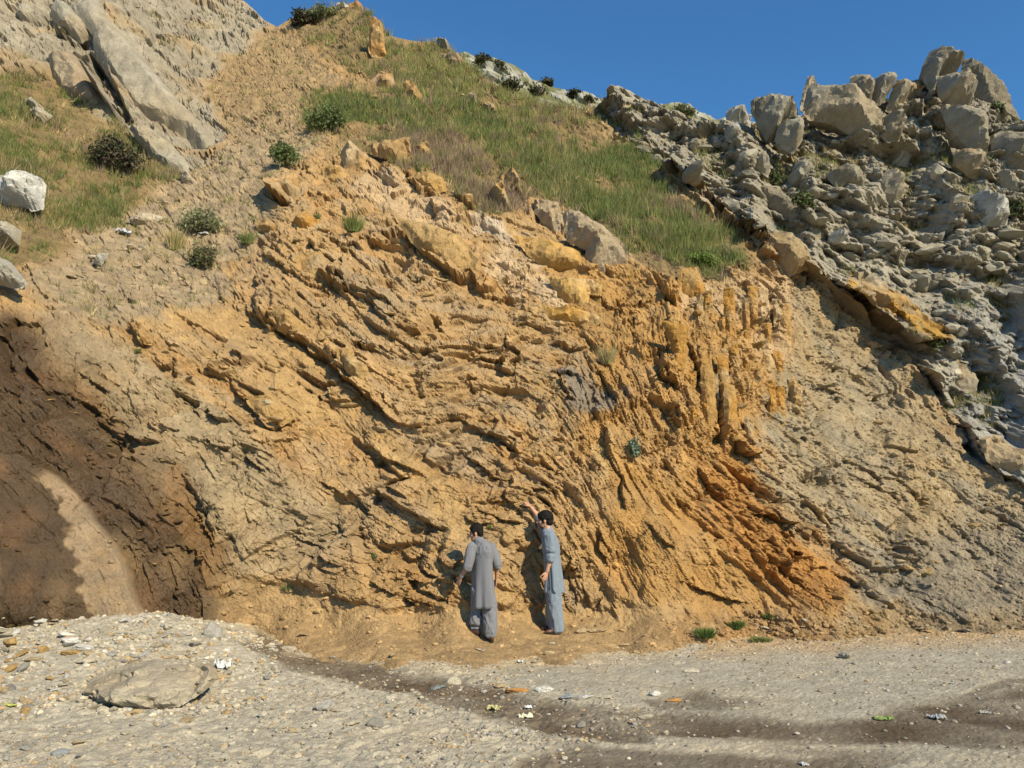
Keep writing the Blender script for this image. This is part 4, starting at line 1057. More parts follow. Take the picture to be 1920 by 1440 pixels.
# loose stones of the bank, the apron and the road: counted one by one as far as they show
def scatter_px(n, poly, smin, smax, mats, name, label, cat, group, parent=None, flat=.55, sink=.25, power=1.6):
    xs = [p_[0] for p_ in poly]; ys = [p_[1] for p_ in poly]; c_ = 0; out = []
    while c_ < n:
        px_, py_ = random.uniform(min(xs), max(xs)), random.uniform(min(ys), max(ys))
        if poly_sd(np.array([px_]), np.array([py_]), poly)[0] < 0: continue
        loc, nor = hit(px_, py_)
        s_ = (smin + (smax - smin) * random.random() ** power) / 2 * loc.y / FPX
        o = put_stone(name, loc, (s_, s_ * random.uniform(.6, 1), s_ * flat * random.uniform(.7, 1.3)), random.choice(mats), parent, random.uniform(0, 6.3),
                      (random.uniform(-.35, .35), random.uniform(-.35, .35)), None, sink)
        if parent is None:
            mt = o.material_slots[0].material
            cw = {'pale': 'pale', 'white': 'white', 'grey': 'grey', 'tan': 'tan', 'ochre': 'ochre', 'slate': 'slate'}.get(next(k_ for k_, v_ in SM.items() if v_ == mt), 'pale')
            spot = ''
            if 'bank' in group:
                spot = ', up by the wall' if py_ < 1205 else ', left of the long boulder' if px_ < 160 else ', around the long boulder' if px_ < 410 and py_ > 1205 and py_ < 1296 else ', on its lower edge' if py_ >= 1296 else ', at its right end'
            elif 'near gravel' in group: spot = ', towards the left' if px_ < 450 else ', towards the middle'
            elif 'earth' in group: spot = ', left of both' if px_ < 870 else ', right of both' if px_ > 1060 else ', below them'
            elif 'gully' in group: spot = ', high on it' if py_ < 460 else ', at its lower end'
            tag(o, label.replace('COL', cw) + spot, cat, group)
        out.append(o); c_ += 1
    return out
scatter_px(130, [(-20, 1160), (120, 1160), (300, 1165), (420, 1215), (440, 1250), (420, 1290), (300, 1330), (0, 1340)], 12, 44, ['pale', 'pale', 'pale', 'tan', 'grey', 'white', 'ochre'],
           'stone', 'COL loose stone on the gravel bank at the left', 'stone', 'loose stones on the gravel bank')
scatter_px(30, [(440, 1225), (560, 1250), (800, 1300), (900, 1340), (880, 1440), (0, 1440), (0, 1345), (300, 1335)], 10, 26, ['pale', 'pale', 'grey', 'tan'],
           'stone', 'small COL stone on the gravel in the near foreground', 'stone', 'loose stones on the near gravel')
scatter_px(28, [(480, 1195), (640, 1240), (760, 1270), (1180, 1262), (1280, 1225), (1300, 1190), (1100, 1180), (980, 1215), (840, 1220), (600, 1180)], 8, 24, ['tan', 'tan', 'pale', 'ochre'],
           'stone', 'small COL stone on the trodden earth near the men', 'stone', 'loose stones on the trodden earth')
scatter_px(20, [(1310, 1165), (1480, 1160), (1900, 1150), (1920, 1190), (1600, 1205), (1320, 1215)], 9, 26, ['ochre', 'tan', 'tan', 'pale'],
           'stone', 'COL fallen stone in the rubble at the foot of the right face', 'stone', 'fallen stones at the foot of the right face')
scatter_px(10, [(1280, 1260), (1900, 1215), (1920, 1430), (1000, 1430), (1000, 1340)], 8, 14, ['pale', 'grey', 'white'],
           'stone', 'small COL stray stone on the open road', 'stone', 'stray stones on the road')
scatter_px(24, [(120, 500), (240, 395), (330, 370), (330, 420), (270, 470), (260, 560), (140, 580)], 8, 26, ['pale', 'tan', 'pale'],
           'stone', 'loose COL stone on the path up the gully', 'stone', 'loose stones in the gully')
scatter_px(20, [(600, 130), (780, 140), (1080, 260), (1280, 420), (1200, 440), (1000, 300), (700, 240)], 9, 26, ['tan', 'pale', 'ochre'],
           'stone', 'COL stone showing through the grass of the upper slope', 'stone', 'stones in the upper grass')
# broken blocks of the faces themselves
scatter_px(80, [(1130, 235), (1300, 260), (1480, 240), (1690, 260), (1900, 420), (1915, 830), (1780, 700), (1600, 500), (1400, 420), (1250, 320)], 16, 70, ['crag', 'crag', 'cragpale', 'crag'], 'crag_rock', None, None, None, cliff, .75, .5)
scatter_px(60, [(1500, 620), (1640, 720), (1800, 880), (1900, 1000), (1880, 1130), (1640, 1120), (1480, 960), (1440, 760)], 10, 34, ['facebuff', 'facetan', 'facebuff'], 'rock_block', None, None, None, cliff, .7, .45)
scatter_px(70, [(430, 560), (560, 380), (760, 360), (1000, 560), (1100, 700), (1090, 900), (900, 960), (640, 900), (300, 700), (160, 680)], 10, 40, ['facetan', 'facetan', 'facebuff'], 'rock_block', None, None, None, cliff, .6, .5)
scatter_px(36, [(1130, 560), (1460, 540), (1470, 700), (1380, 840), (1180, 760)], 10, 36, ['faceochre', 'facetan'], 'rock_block', None, None, None, cliff, .8, .5)
scatter_px(40, [(20, 620), (140, 700), (340, 930), (440, 1120), (300, 1080), (200, 930), (60, 860)], 9, 30, ['wetrock', 'wetrock', 'faceochre'], 'rock_block', None, None, None, cliff, .5, .5)

# ------------------------------------------------------------------ gravel and rubble nobody could count
def pebble_cloud(name, pos, size, colr, mat, label, cat):
    n = len(pos)
    Vs, Fs, Cs = [], [], []
    kinds = RNG.integers(0, len(PEB), n); off = 0
    for k, (pv, pf) in enumerate(PEB):
        m = np.where(kinds == k)[0]
        if not len(m): continue
        a_ = RNG.uniform(0, 6.283, len(m)); b_ = RNG.uniform(-.5, .5, len(m))
        ca, sa, cb, sb = np.cos(a_), np.sin(a_), np.cos(b_), np.sin(b_)
        X_ = pv[None, :, 0] * ca[:, None] - pv[None, :, 1] * sa[:, None]
        Y_ = pv[None, :, 0] * sa[:, None] + pv[None, :, 1] * ca[:, None]
        Z_ = pv[None, :, 2] * np.ones_like(X_)
        Y2, Z2 = Y_ * cb[:, None] - Z_ * sb[:, None], Y_ * sb[:, None] + Z_ * cb[:, None]
        q_ = np.stack([X_, Y2, Z2], -1) * size[m][:, None, None] + pos[m][:, None, :]
        Vs.append(q_.reshape(-1, 3)); Fs.append((pf[None] + (np.arange(len(m)) * len(pv))[:, None, None] + off).reshape(-1, 3))
        Cs.append(np.repeat(colr[m], len(pv), 0)); off += len(m) * len(pv)
    Vv = np.concatenate(Vs)
    return tag(link(name, np_mesh(name, Vv, np.concatenate(Fs), np.concatenate(Cs), {'wet': np.zeros(len(Vv))}), mat), label, cat, None, 'stuff')

def sample(w, n):
    w = np.maximum(w, 0); c_ = np.cumsum(w); return np.searchsorted(c_, RNG.uniform(0, c_[-1], n))
def tints(n, pal, wts):
    k = RNG.choice(len(pal), n, p=np.array(wts) / sum(wts))
    return np.array(pal, np.float32)[k] * RNG.uniform(.75, 1.2, (n, 1)).astype(np.float32)
GV = np.stack([gxf, gyf, gz], -1)
gp, gq = project_np(GV)
infr = (gp > -60) & (gp < 1980) & (gq > 1130) & (gq < 1470) & (gyf > 4.5) & (gyf < 15)
roadm = np.zeros(len(gxf)); roadm[m_] = road
wet_dark_v = np.zeros(len(gxf)); wet_dark_v[m_] = wet_dark_g
dens = infr * (1 - .82 * roadm) * (1 - .5 * wet_dark_v) / np.maximum(gyf, 4) ** .6 * np.clip(.6 + .9 * vnoise(GV * 1.2, 131), .1, 1.5)
gi = sample(dens, 13000)
sz = .007 + .024 * RNG.random(13000) ** 3.0
pp = GV[gi] + np.c_[RNG.uniform(-.015, .015, (13000, 2)), sz * .15]
pebble_cloud('gravel', pp, sz, tints(13000, [(.38, .325, .235), (.32, .285, .23), (.44, .40, .31), (.36, .26, .145), (.25, .235, .20)], [5, 3, 1, 2, 1]), M_STONE, 'loose grey and buff gravel on the ground', 'gravel')
bank = infr * (gp < 520) * (gq < 1345) * np.clip(.6 + .9 * vnoise(GV * 2.0, 133), .05, 1.5)
gi = sample(bank, 3000); sz = .014 + .035 * RNG.random(3000) ** 1.8
pebble_cloud('rubble', GV[gi] + np.c_[np.zeros((3000, 2)), sz * .1], sz, tints(3000, [(.45, .39, .28), (.38, .34, .27), (.52, .47, .37), (.42, .29, .15), (.30, .285, .25)], [5, 3, 2, 2, 1]), M_STONE, 'flaky stone rubble heaped on the gravel bank at the left', 'rubble')
Vf = V.reshape(-1, 3)
inf = (x > -60) & (x < 1980) & (y > 0)
dens = inf * (Z_RIGHT * .8 + Z_SCREE * 3.4 + Z_APRON * .55 + Z_GULLY * .8 + Z_WET * .2 + Z_OCHRE * .25 + .12) * (1 - .9 * Z_CRAG) * (1 - .9 * np.maximum(Z_GRASS, Z_GRASSL)) * np.clip(.5 + 1.0 * vnoise(P0 * 1.1, 132), .05, 1.6)
ri = sample(dens, 7000)
sz = (.012 + .055 * RNG.random(7000) ** 3.0) * np.clip(P0[ri, 1] / 14, .7, 1.6)
rc = C.reshape(-1, 3)[ri] * RNG.uniform(.75, 1.3, (7000, 1)).astype(np.float32)
pebble_cloud('rubble', Vf[ri], sz, np.clip(rc, .02, .7), M_STONE, 'small broken rubble scattered over the slopes', 'rubble')

# ------------------------------------------------------------------ grass and herbs
def blades(base, up, ln, wd, colr, bend=.3):
    n = len(base)
    a_ = RNG.uniform(0, 6.283, n)
    wv = np.stack([np.cos(a_), np.sin(a_) * .5, np.zeros(n)], -1) * wd[:, None]
    tip = base + up * ln[:, None]
    Vv = np.stack([base - wv, base + wv, tip], 1).reshape(-1, 3)
    return Vv, np.arange(n * 3).reshape(-1, 3), np.repeat(colr, 3, 0)
GRN, YGR, STR, PUR, OLV = (.12, .155, .045), (.22, .22, .07), (.40, .31, .15), (.25, .17, .125), (.21, .185, .075)
def grass_patch(mask, n, pal_f, lmin, lmax, name, label):
    nt_ = n // 14                                     # tussocks, each a fan of blades
    gc_ = sample(mask, nt_); own = RNG.integers(0, nt_, n); gi_ = gc_[own]
    tr = RNG.uniform(.04, .17, nt_)[own]; aa = RNG.uniform(0, 6.283, n); rr_ = np.sqrt(RNG.random(n)) * tr
    b_ = Vf[gi_] + np.stack([np.cos(aa) * rr_, np.sin(aa) * rr_ * .5, RNG.uniform(-.03, .03, n) + np.sin(aa) * rr_ * .45], -1)
    ou = .9 * rr_ / tr
    up = np.stack([np.cos(aa) * ou * .6 + RNG.normal(-.04, .22, n), np.sin(aa) * ou * .5 + RNG.normal(-.1, .2, n), np.full(n, .9)], -1)
    up /= np.linalg.norm(up, axis=1, keepdims=True)
    ln = RNG.uniform(lmin, lmax, n) * (RNG.uniform(.35, 1.3, nt_) ** 1.2)[own]
    wd = RNG.uniform(.006, .016, n) * np.clip(b_[:, 1] / 20, .6, 1.4)
    cl_ = pal_f(gc_, Vf[gc_])[own] * RNG.uniform(.75, 1.25, (n, 1)).astype(np.float32)
    Vv, Ff, Cc = blades(b_ - up * .03, up, ln, wd, cl_)
    return tag(link(name, np_mesh(name, Vv, Ff, Cc), M_LEAF), label, 'grass', None, 'stuff')
def pick(gi_, w):
    w = np.maximum(np.stack([np.zeros(len(gi_)) + v for v in w], -1), 0.01); w /= w.sum(-1, keepdims=True)
    k = (np.cumsum(w, -1) < RNG.random((len(gi_), 1))).sum(-1).clip(0, w.shape[1] - 1)
    return np.array([GRN, YGR, STR, PUR, OLV], np.float32)[k] * RNG.uniform(.7, 1.3, (len(gi_), 1)).astype(np.float32)
GREENZ = np.maximum.reduce([sstep(60, 20, line_d(wx, wy, [(1020, 330), (1120, 390), (1230, 420), (1350, 480)])), sstep(46, 15, line_d(wx, wy, [(590, 215), (700, 215), (850, 220), (960, 270)])),
                            sstep(40, 12, line_d(wx, wy, [(1090, 290), (1180, 320), (1230, 340)]))])
YELZ = sstep(60, 20, line_d(wx, wy, [(740, 85), (820, 110), (900, 170), (980, 200)]))
PURZ = np.maximum(sstep(50, 18, line_d(wx, wy, [(760, 270), (840, 300), (900, 350), (950, 400)])), sstep(24, 8, line_d(wx, wy, [(1260, 380), (1330, 420)])))
def pal_main(gi_, b_):
    nz = vnoise(b_ * .45, 142); g_ = GREENZ[gi_]; p_ = PURZ[gi_]; y_ = YELZ[gi_]
    return pick(gi_, [.45 + 2.6 * g_ + .6 * nz, .45 + 1.5 * y_ + .8 * g_, .42 - .3 * g_ - .4 * nz, .28 + 2.2 * p_, .55])
gm = sstep(-.15, .45, vnoise(P0 * .6, 143) + .5 * vnoise(P0 * 1.5, 149) + .55 * np.maximum(GREENZ, PURZ) + .3 * YELZ) + .02
grass_patch(Z_GRASS * gm * inf, 140000, pal_main, .14, .42, 'grass', 'wild grass and herbs covering the upper slope below the skyline')
def pal_left(gi_, b_):
    nz = vnoise(b_ * .5, 144)
    return pick(gi_, [.8 + .9 * nz, .45 + .5 * nz, .35 - .6 * nz, .22 - .3 * nz, .6])
gl_ = np.clip(.35 + 1.4 * vnoise(P0 * .6, 145), .05, 1.4)
grass_patch(Z_GRASSL * gl_ * ((x > -120) & (x < 420)), 46000, pal_left, .12, .34, 'grass', 'rough grass on the slope at the upper left')
thin = (Z_CRAG * (np.clip(vnoise(P0 * .5, 146) * 2 - .5, 0, 1) + 1.2 * sstep(-.25, -.7, crag) * np.clip(.6 + vnoise(P0 * .3, 148), 0, 1)) + Z_GULLY * .06 + Z_OUT * np.clip(vnoise(P0 * .7, 147) * 2 - .7, 0, 1)) * inf
grass_patch(thin, 22000, lambda g_, b_: pick(g_, [.3, .5, .35, .05, .5]), .08, .26, 'grass', 'thin grass growing in the cracks of the rocks')

# ------------------------------------------------------------------ shrubs and tufts
def shrub(label, px_, py_, w, h, pal, n=900, leaf=.035, spiky=0., only=None, cat='shrub', name='shrub', stems=13, group=None):
    loc, nor = hit(px_, py_, only)
    k = loc.y / FPX
    R, H = w / 2 * k, h * k
    root = tag(empty(name, loc), label, cat, group)
    pal = np.array(pal, np.float32)
    # stems fan out of the root, leaves sit in clumps along them
    ns = max(stems, 3)
    az = RNG.uniform(0, 6.283, ns); rad = np.sqrt(RNG.random(ns)) * R * .9
    ends = np.stack([np.cos(az) * rad, np.sin(az) * rad * .8, H * (.55 + .45 * RNG.random(ns)) * (1 - .35 * (rad / R) ** 2)], -1)
    sv, sf = [], []
    for e in ends:
        b0 = len(sv); r_ = .006 + .01 * H
        side = np.array([-e[1], e[0], 0]) / (np.hypot(e[0], e[1]) + 1e-6) * r_
        up_ = np.array([0, -r_, 0])
        sv += [(side).tolist(), (-side).tolist(), (up_).tolist(), (e * .5 + [0, 0, H * .1] + side * .6).tolist(), (e * .5 + [0, 0, H * .1] - side * .6).tolist(), (e * .5 + [0, 0, H * .1] + up_ * .6).tolist(), e.tolist()]
        for a_, b_ in ((0, 1), (1, 2), (2, 0)):
            sf += [(b0 + a_, b0 + b_, b0 + b_ + 3), (b0 + a_, b0 + b_ + 3, b0 + a_ + 3), (b0 + a_ + 3, b0 + b_ + 3, b0 + 6)]
    link('stem', np_mesh('stem', np.array(sv), np.array(sf)), M_TWIG, root)
    if spiky:
        a_ = RNG.uniform(0, 6.283, n); sp = RNG.random(n) ** .7 * spiky
        d_ = np.stack([np.cos(a_) * sp, np.sin(a_) * sp, np.ones(n)], -1)
        b_ = np.stack([np.cos(a_), np.sin(a_), 0 * a_], -1) * (RNG.random(n) * R * .45)[:, None]
        d_ /= np.linalg.norm(d_, axis=1, keepdims=True)
        Vv, Ff, Cc = blades(b_, d_, H * RNG.uniform(.5, 1.1, n), np.full(n, leaf * .3), pal[RNG.integers(0, len(pal), n)] * RNG.uniform(.7, 1.3, (n, 1)))
    else:
        ei = RNG.integers(0, ns, n); t = .35 + .65 * np.sqrt(RNG.random(n))
        c_ = ends[ei] * t[:, None] + RNG.normal(0, 1, (n, 3)) * np.array([R * .19, R * .19, H * .13])
        c_[:, 2] = np.abs(c_[:, 2])
        d_ = RNG.normal(0, 1, (n, 3)) + [0, 0, .5]; d_ /= np.linalg.norm(d_, axis=1, keepdims=True)
        s_ = np.cross(d_, RNG.normal(0, 1, (n, 3))); s_ /= np.linalg.norm(s_, axis=1, keepdims=True) + 1e-6
        L_ = leaf * RNG.uniform(.6, 1.5, n)
        q_ = np.stack([c_ - d_ * L_[:, None], c_ + s_ * (L_ * .45)[:, None], c_ + d_ * L_[:, None], c_ - s_ * (L_ * .45)[:, None]], 1)
        Vv = q_.reshape(-1, 3); Ff = np.arange(4 * n).reshape(-1, 4)
        Cc = np.repeat(pal[(RNG.random(n) * len(pal)).astype(int)] * (RNG.uniform(.65, 1.35, (n, 1)) * (.8 + .4 * (ei[:, None] % 3) / 2)), 4, 0)
    link('foliage', np_mesh('foliage', Vv, Ff, np.clip(Cc, .005, .6)), M_LEAF, root)
    return root
DK = [(.045, .055, .022), (.06, .065, .03), (.10, .08, .055)]
GG = [(.13, .165, .06), (.16, .19, .08), (.10, .14, .045)]
PG = [(.24, .26, .14), (.28, .27, .16), (.17, .19, .08)]
shrub('dark dense bush beside the outcrop on the left slope', 213, 322, 104, 72, DK + [(.13, .10, .07)], 2600, .05)
shrub('rounded green bush on the ledge below the summit', 618, 250, 92, 62, GG, 2400, .05)
shrub('smaller green bush at the lip of the gully', 532, 314, 66, 50, GG, 1700, .045)
shrub('pale grey green herb clump at the top of the cut face', 378, 440, 86, 52, PG, 1500, .04)
shrub('straw coloured grass tuft left of the pale herb clump', 326, 470, 50, 52, [STR, STR, YGR], 260, .05, .55, cat='grass tuft', name='grass_tuft')
shrub('dark green herb clump overhanging the bare soil', 380, 508, 56, 56, [(.10, .13, .05), (.14, .14, .07), (.2, .16, .09)], 1500, .035)
shrub('green spiky tuft at the corner of the cut face', 462, 458, 40, 28, [GRN, YGR, (.14, .2, .07)], 260, .04, .9, cat='grass tuft', name='grass_tuft')
shrub('green spiky tuft growing from the upper rock steps', 662, 436, 46, 42, [GRN, (.12, .18, .05), YGR], 320, .045, 1.0, cat='grass tuft', name='grass_tuft')
shrub('small tuft on the rock steps left of the spiky one', 594, 410, 22, 14, [GRN, YGR], 120, .03, .9, cat='grass tuft', name='grass_tuft')
shrub('dark bush on the skyline beside the summit', 562, 52, 62, 42, DK, 1700, .075)
shrub('pale green bush on the skyline next to the dark one', 606, 36, 62, 28, PG + GG, 1200, .06)
shrub('small grass tuft on the bare left face', 262, 662, 34, 12, [GRN, YGR], 160, .03, 1.2, cat='grass tuft', name='grass_tuft')
shrub('blue green herb growing in a crack of the ochre face', 1190, 862, 26, 40, [(.14, .19, .13), (.18, .22, .15)], 500, .03)
shrub('dry herb in the hollow of the ochre face', 1138, 684, 36, 40, [(.22, .22, .09), STR], 240, .04, .8, cat='grass tuft', name='grass_tuft')
shrub('bright green shrub at the lower end of the grass', 1316, 502, 60, 30, [(.13, .2, .04), (.17, .22, .06)], 1300, .04)
shrub('green weeds in the shade at the foot of the ochre face', 1322, 1196, 60, 22, [(.07, .13, .03), GRN], 500, .04, 1.2, cat='weeds', name='weeds')
shrub('longer strip of weeds along the foot of the ochre face', 1378, 1178, 52, 18, [(.07, .13, .03), (.12, .16, .04)], 420, .04, 1.4, cat='weeds', name='weeds')
shrub('small weeds under the undercut block', 1440, 1158, 44, 10, [(.08, .15, .03), GRN], 260, .03, 1.3, cat='weeds', name='weeds')
shrub('low weeds among the fallen stones', 1425, 1202, 90, 10, [YGR, GRN], 420, .03, 1.6, cat='weeds', name='weeds')
shrub('sparse creeping weeds at the foot of the wall left of the men', 540, 1106, 50, 10, [GRN, (.2, .24, .1)], 160, .03, 1.4, cat='weeds', name='weeds')
shrub('tiny seedling on the wall above the left man', 918, 996, 10, 12, [GRN], 40, .02)
shrub('small seedling on the wall left of the men', 702, 1052, 16, 16, [GRN, YGR], 60, .02)
for q_, (px_, py_, w_, h_) in {'left of the leaning crag block': (1452, 348, 40, 34), 'in the shade below the crag block': (1512, 392, 56, 40), 'on top between two crag blocks': (1482, 226, 36, 26), 'under the spike shaped crag': (1673, 284, 40, 28), 'at the right edge of the crag': (1905, 410, 36, 44), 'in the dark crack under the orange overhang': (1756, 660, 52, 36), 'on the small rocky summit': (1285, 216, 44, 22), 'behind the highest pinnacle on the skyline': (1872, 214, 30, 22)}.items():
    shrub('green bush ' + q_, px_, py_, w_, h_, GG + DK, 700, .05)
for px_, py_, w_, h_, lb in [(905, 122, 34, 20, 'dark far bush at the top of the distant rocky ridge'), (934, 134, 28, 22, 'dark far bush just right of the topmost far bush'), (960, 172, 44, 22, 'wide dark far bush halfway down the distant ridge'), (1004, 180, 44, 24, 'widest dark far bush low on the distant ridge'),
                         (1027, 160, 24, 12, 'small far bush on the skyline of the distant ridge'), (1078, 182, 20, 16, 'round far bush alone on the distant skyline'), (1103, 192, 30, 12, 'low far bush where the distant ridge meets the crag')]:
    shrub(lb, px_, py_, w_ * 1.3, h_, DK, 700, .12, only=(hill,), stems=18)

# ------------------------------------------------------------------ litter
def scrap(label, px_, py_, w, h, col, seed, rough=.4):
    rg = np.random.default_rng(seed)
    loc, nor = hit(px_, py_)
    k = loc.y / FPX; W, L_ = w * k, max(h * k * 2.0, .03)
    nx, ny = 9, 7
    X_, Y_ = np.meshgrid(np.linspace(-.5, .5, nx), np.linspace(-.5, .5, ny))
    q_ = np.stack([X_.ravel() * W, Y_.ravel() * L_, 0 * X_.ravel()], -1)
    q_[:, 2] = np.abs(rg.normal(0, .16, len(q_))) * min(W, L_) + .008 + .25 * h * k * (1 - (2 * Y_.ravel()) ** 2)
    q_[:, :2] += rg.normal(0, .04, (len(q_), 2)) * W
    lo = q_ - [0, 0, .004]
    ij_ = np.arange(nx * ny).reshape(ny, nx)
    f_ = np.stack([ij_[:-1, :-1], ij_[:-1, 1:], ij_[1:, 1:], ij_[1:, :-1]], -1).reshape(-1, 4)
    rim = list(ij_[0]) + list(ij_[1:, -1]) + list(ij_[-1, -2::-1]) + list(ij_[-2:0:-1, 0])
    rf = [(rim[i], rim[i - 1], rim[i - 1] + nx * ny, rim[i] + nx * ny) for i in range(len(rim))]
    o = link('litter', np_mesh('litter', np.concatenate([q_, lo]), np.concatenate([f_, f_[:, ::-1] + nx * ny, np.array(rf)])), plain_mat('litter ' + str(seed), col, rough, .2, 30), None, loc, (0, 0, rg.uniform(-.4, .4)))
    return tag(o, label, 'litter')
scrap('crumpled white and yellow wrapper in the trickle', 985, 1346, 26, 8, (.55, .54, .38), 1)
scrap('yellowish wrapper left of the white one', 926, 1331, 24, 9, (.4, .37, .17), 2)
scrap('crumpled white plastic bag beside the long boulder', 419, 1252, 26, 20, (.58, .59, .57), 3)
scrap('yellow green strip of plastic at the left edge of the gravel', 17, 1324, 30, 4, (.40, .42, .10), 4)
scrap('bright green and yellow scrap on the dark track', 1656, 1350, 34, 7, (.17, .22, .07), 5)
scrap('grey plastic scrap right of the green scrap on the dark track', 1755, 1348, 26, 9, (.3, .31, .31), 6)
scrap('white scrap at the right end of the dark track', 1848, 1338, 16, 5, (.36, .35, .31), 7)
scrap('small white scrap on the earth below the right man', 976, 1243, 12, 5, (.5, .49, .44), 8)
scrap('pale blue plastic on the path up the gully', 231, 440, 26, 12, (.42, .45, .48), 9)
scrap('white plastic under the pale herb clump', 385, 442, 12, 12, (.72, .74, .76), 10)
scrap('thin white scrap near the thin greenish slab', 990, 1328, 14, 5, (.6, .62, .62), 11)
scrap('scrap of white paper near the bottom edge', 1508, 1436, 12, 7, (.5, .5, .48), 12)
# ------------------------------------------------------------------ people
def tube(bm, pts, radii, seg=12, flat=None, up=(0, 0, 1)):
    """closed tapered tube along a joint chain; radii may be numbers or (side, front) pairs"""
    pts = [Vector(p_) for p_ in pts]; rings = []
    fl = Vector(up)
    for i, p_ in enumerate(pts):
        d = (pts[min(i + 1, len(pts) - 1)] - pts[max(i - 1, 0)]).normalized()
        s = d.cross(fl)
        if s.length < .05: s = d.cross(Vector((1, 0, 0)))
        s.normalize(); t = s.cross(d).normalized()
        r = radii[i]; ra, rb = (r, r) if not isinstance(r, tuple) else r
        rings.append([bm.verts.new(p_ + s * ra * math.cos(a) + t * rb * math.sin(a)) for a in [2 * math.pi * k / seg for k in range(seg)]])
    for A_, B_ in zip(rings[:-1], rings[1:]):
        for k in range(seg): bm.faces.new((A_[k], A_[(k + 1) % seg], B_[(k + 1) % seg], B_[k]))
    for R_, sgn, p_, o_ in ((rings[0], -1, pts[0], pts[1]), (rings[-1], 1, pts[-1], pts[-2])):
        r = radii[0] if sgn < 0 else radii[-1]; r = r if not isinstance(r, tuple) else min(r)
        c_ = bm.verts.new(p_ + (p_ - o_).normalized() * r * .6)
        for k in range(seg):
            f = (R_[k], R_[(k + 1) % seg], c_)
            bm.faces.new(f if sgn > 0 else f[::-1])

def loft(bm, rings, seg=28):
    """closed upright shape; each ring (cx, cy, z, half width, half depth, heading)"""
    vr = []
    for cx_, cy_, cz_, a_, b_, th in rings:
        row = []
        for k in range(seg):
            t = 2 * math.pi * k / seg
            u_, v_ = a_ * math.copysign(abs(math.cos(t)) ** .85, math.cos(t)), b_ * math.copysign(abs(math.sin(t)) ** .85, math.sin(t))
            row.append(bm.verts.new((cx_ + u_ * math.cos(th) - v_ * math.sin(th), cy_ + u_ * math.sin(th) + v_ * math.cos(th), cz_)))
        vr.append(row)
    for A_, B_ in zip(vr[:-1], vr[1:]):
        for k in range(seg): bm.faces.new((A_[k], A_[(k + 1) % seg], B_[(k + 1) % seg], B_[k]))
    bm.faces.new(vr[0][::-1]); bm.faces.new(vr[-1])

def ball(bm, c_, r, mat3=None):
    M = Matrix.Translation(Vector(c_)) @ ((mat3 or Matrix.Identity(3)).to_4x4()) @ Matrix.Diagonal((*r, 1))
    bmesh.ops.create_uvsphere(bm, u_segments=18, v_segments=12, radius=1, matrix=M)

def fuse(name, bm, voxel, mat, parent, smooth_it=4, ratio=1.0, folds=None, seed=0):
    """one continuous skin over the overlapping shapes in bm"""
    bmesh.ops.recalc_face_normals(bm, faces=bm.faces)
    me = bpy.data.meshes.new(name); bm.to_mesh(me); bm.free()
    o = bpy.data.objects.new(name, me); COL.objects.link(o)
    r = o.modifiers.new('r', 'REMESH'); r.mode = 'VOXEL'; r.voxel_size = voxel; r.use_smooth_shade = True
    if smooth_it:
        s = o.modifiers.new('s', 'SMOOTH'); s.factor = .5; s.iterations = smooth_it
    if ratio < 1:
        d = o.modifiers.new('d', 'DECIMATE'); d.ratio = ratio
    dg = bpy.context.evaluated_depsgraph_get()
    m2_ = bpy.data.meshes.new_from_object(o.evaluated_get(dg))
    o.modifiers.clear(); o.data = m2_; m2_.name = name
    if folds:
        n = len(m2_.vertices)
        co = np.empty(n * 3, np.float32); no = np.empty(n * 3, np.float32)
        m2_.vertices.foreach_get('co', co); m2_.vertices.foreach_get('normal', no)
        co = co.reshape(-1, 3); no = no.reshape(-1, 3)
        d = 0
        for sc, amp in folds: 
            q_ = co * np.array(sc) + seed
            d = d + amp * (1 - 2 * np.abs(vnoise(q_ + .6 * np.stack([vnoise(q_ * .6 + 9, seed + 1)] * 3, -1), seed)))
        co = co + no * d[:, None]
        m2_.vertices.foreach_set('co', co.ravel()); m2_.update()
    for p_ in m2_.polygons: p_.use_smooth = True
    m2_.materials.clear(); m2_.materials.append(mat)
    if parent is not None: o.parent = parent
    return o

def head_parts(bm, c_, yaw, nod, beard=False):
    """skull, jaw, nose, lips, brow and ears; yaw = heading of the face (0 = +X)"""
    R_ = Euler((0, nod, yaw)).to_matrix()
    T = lambda v: Vector(c_) + R_ @ Vector(v)
    ball(bm, T((-.012, 0, .030)), (.096, .074, .088), R_)          # skull
    ball(bm, T((.030, 0, -.020)), (.062, .062, .085), R_)          # face
    ball(bm, T((.040, 0, -.078)), (.045, .046, .036), R_)          # jaw
    ball(bm, T((.076, 0, -.100)), (.020, .024, .018), R_)          # chin
    tube(bm, [T((.086, 0, .012)), T((.100, 0, -.016)), T((.114, 0, -.034))], [.010, .012, .016], 8)   # nose
    ball(bm, T((.098, 0, -.040)), (.014, .021, .010), R_)
    ball(bm, T((.086, 0, -.066)), (.015, .026, .008), R_); ball(bm, T((.083, 0, -.080)), (.015, .022, .009), R_)   # lips
    ball(bm, T((.080, 0, .022)), (.018, .050, .011), R_)           # brow
    for s in (-1, 1):
        ball(bm, T((-.006, s * .078, -.012)), (.020, .010, .034), R_)     # ear
        ball(bm, T((.058, s * .040, -.030)), (.024, .022, .026), R_)      # cheek
    return T, R_

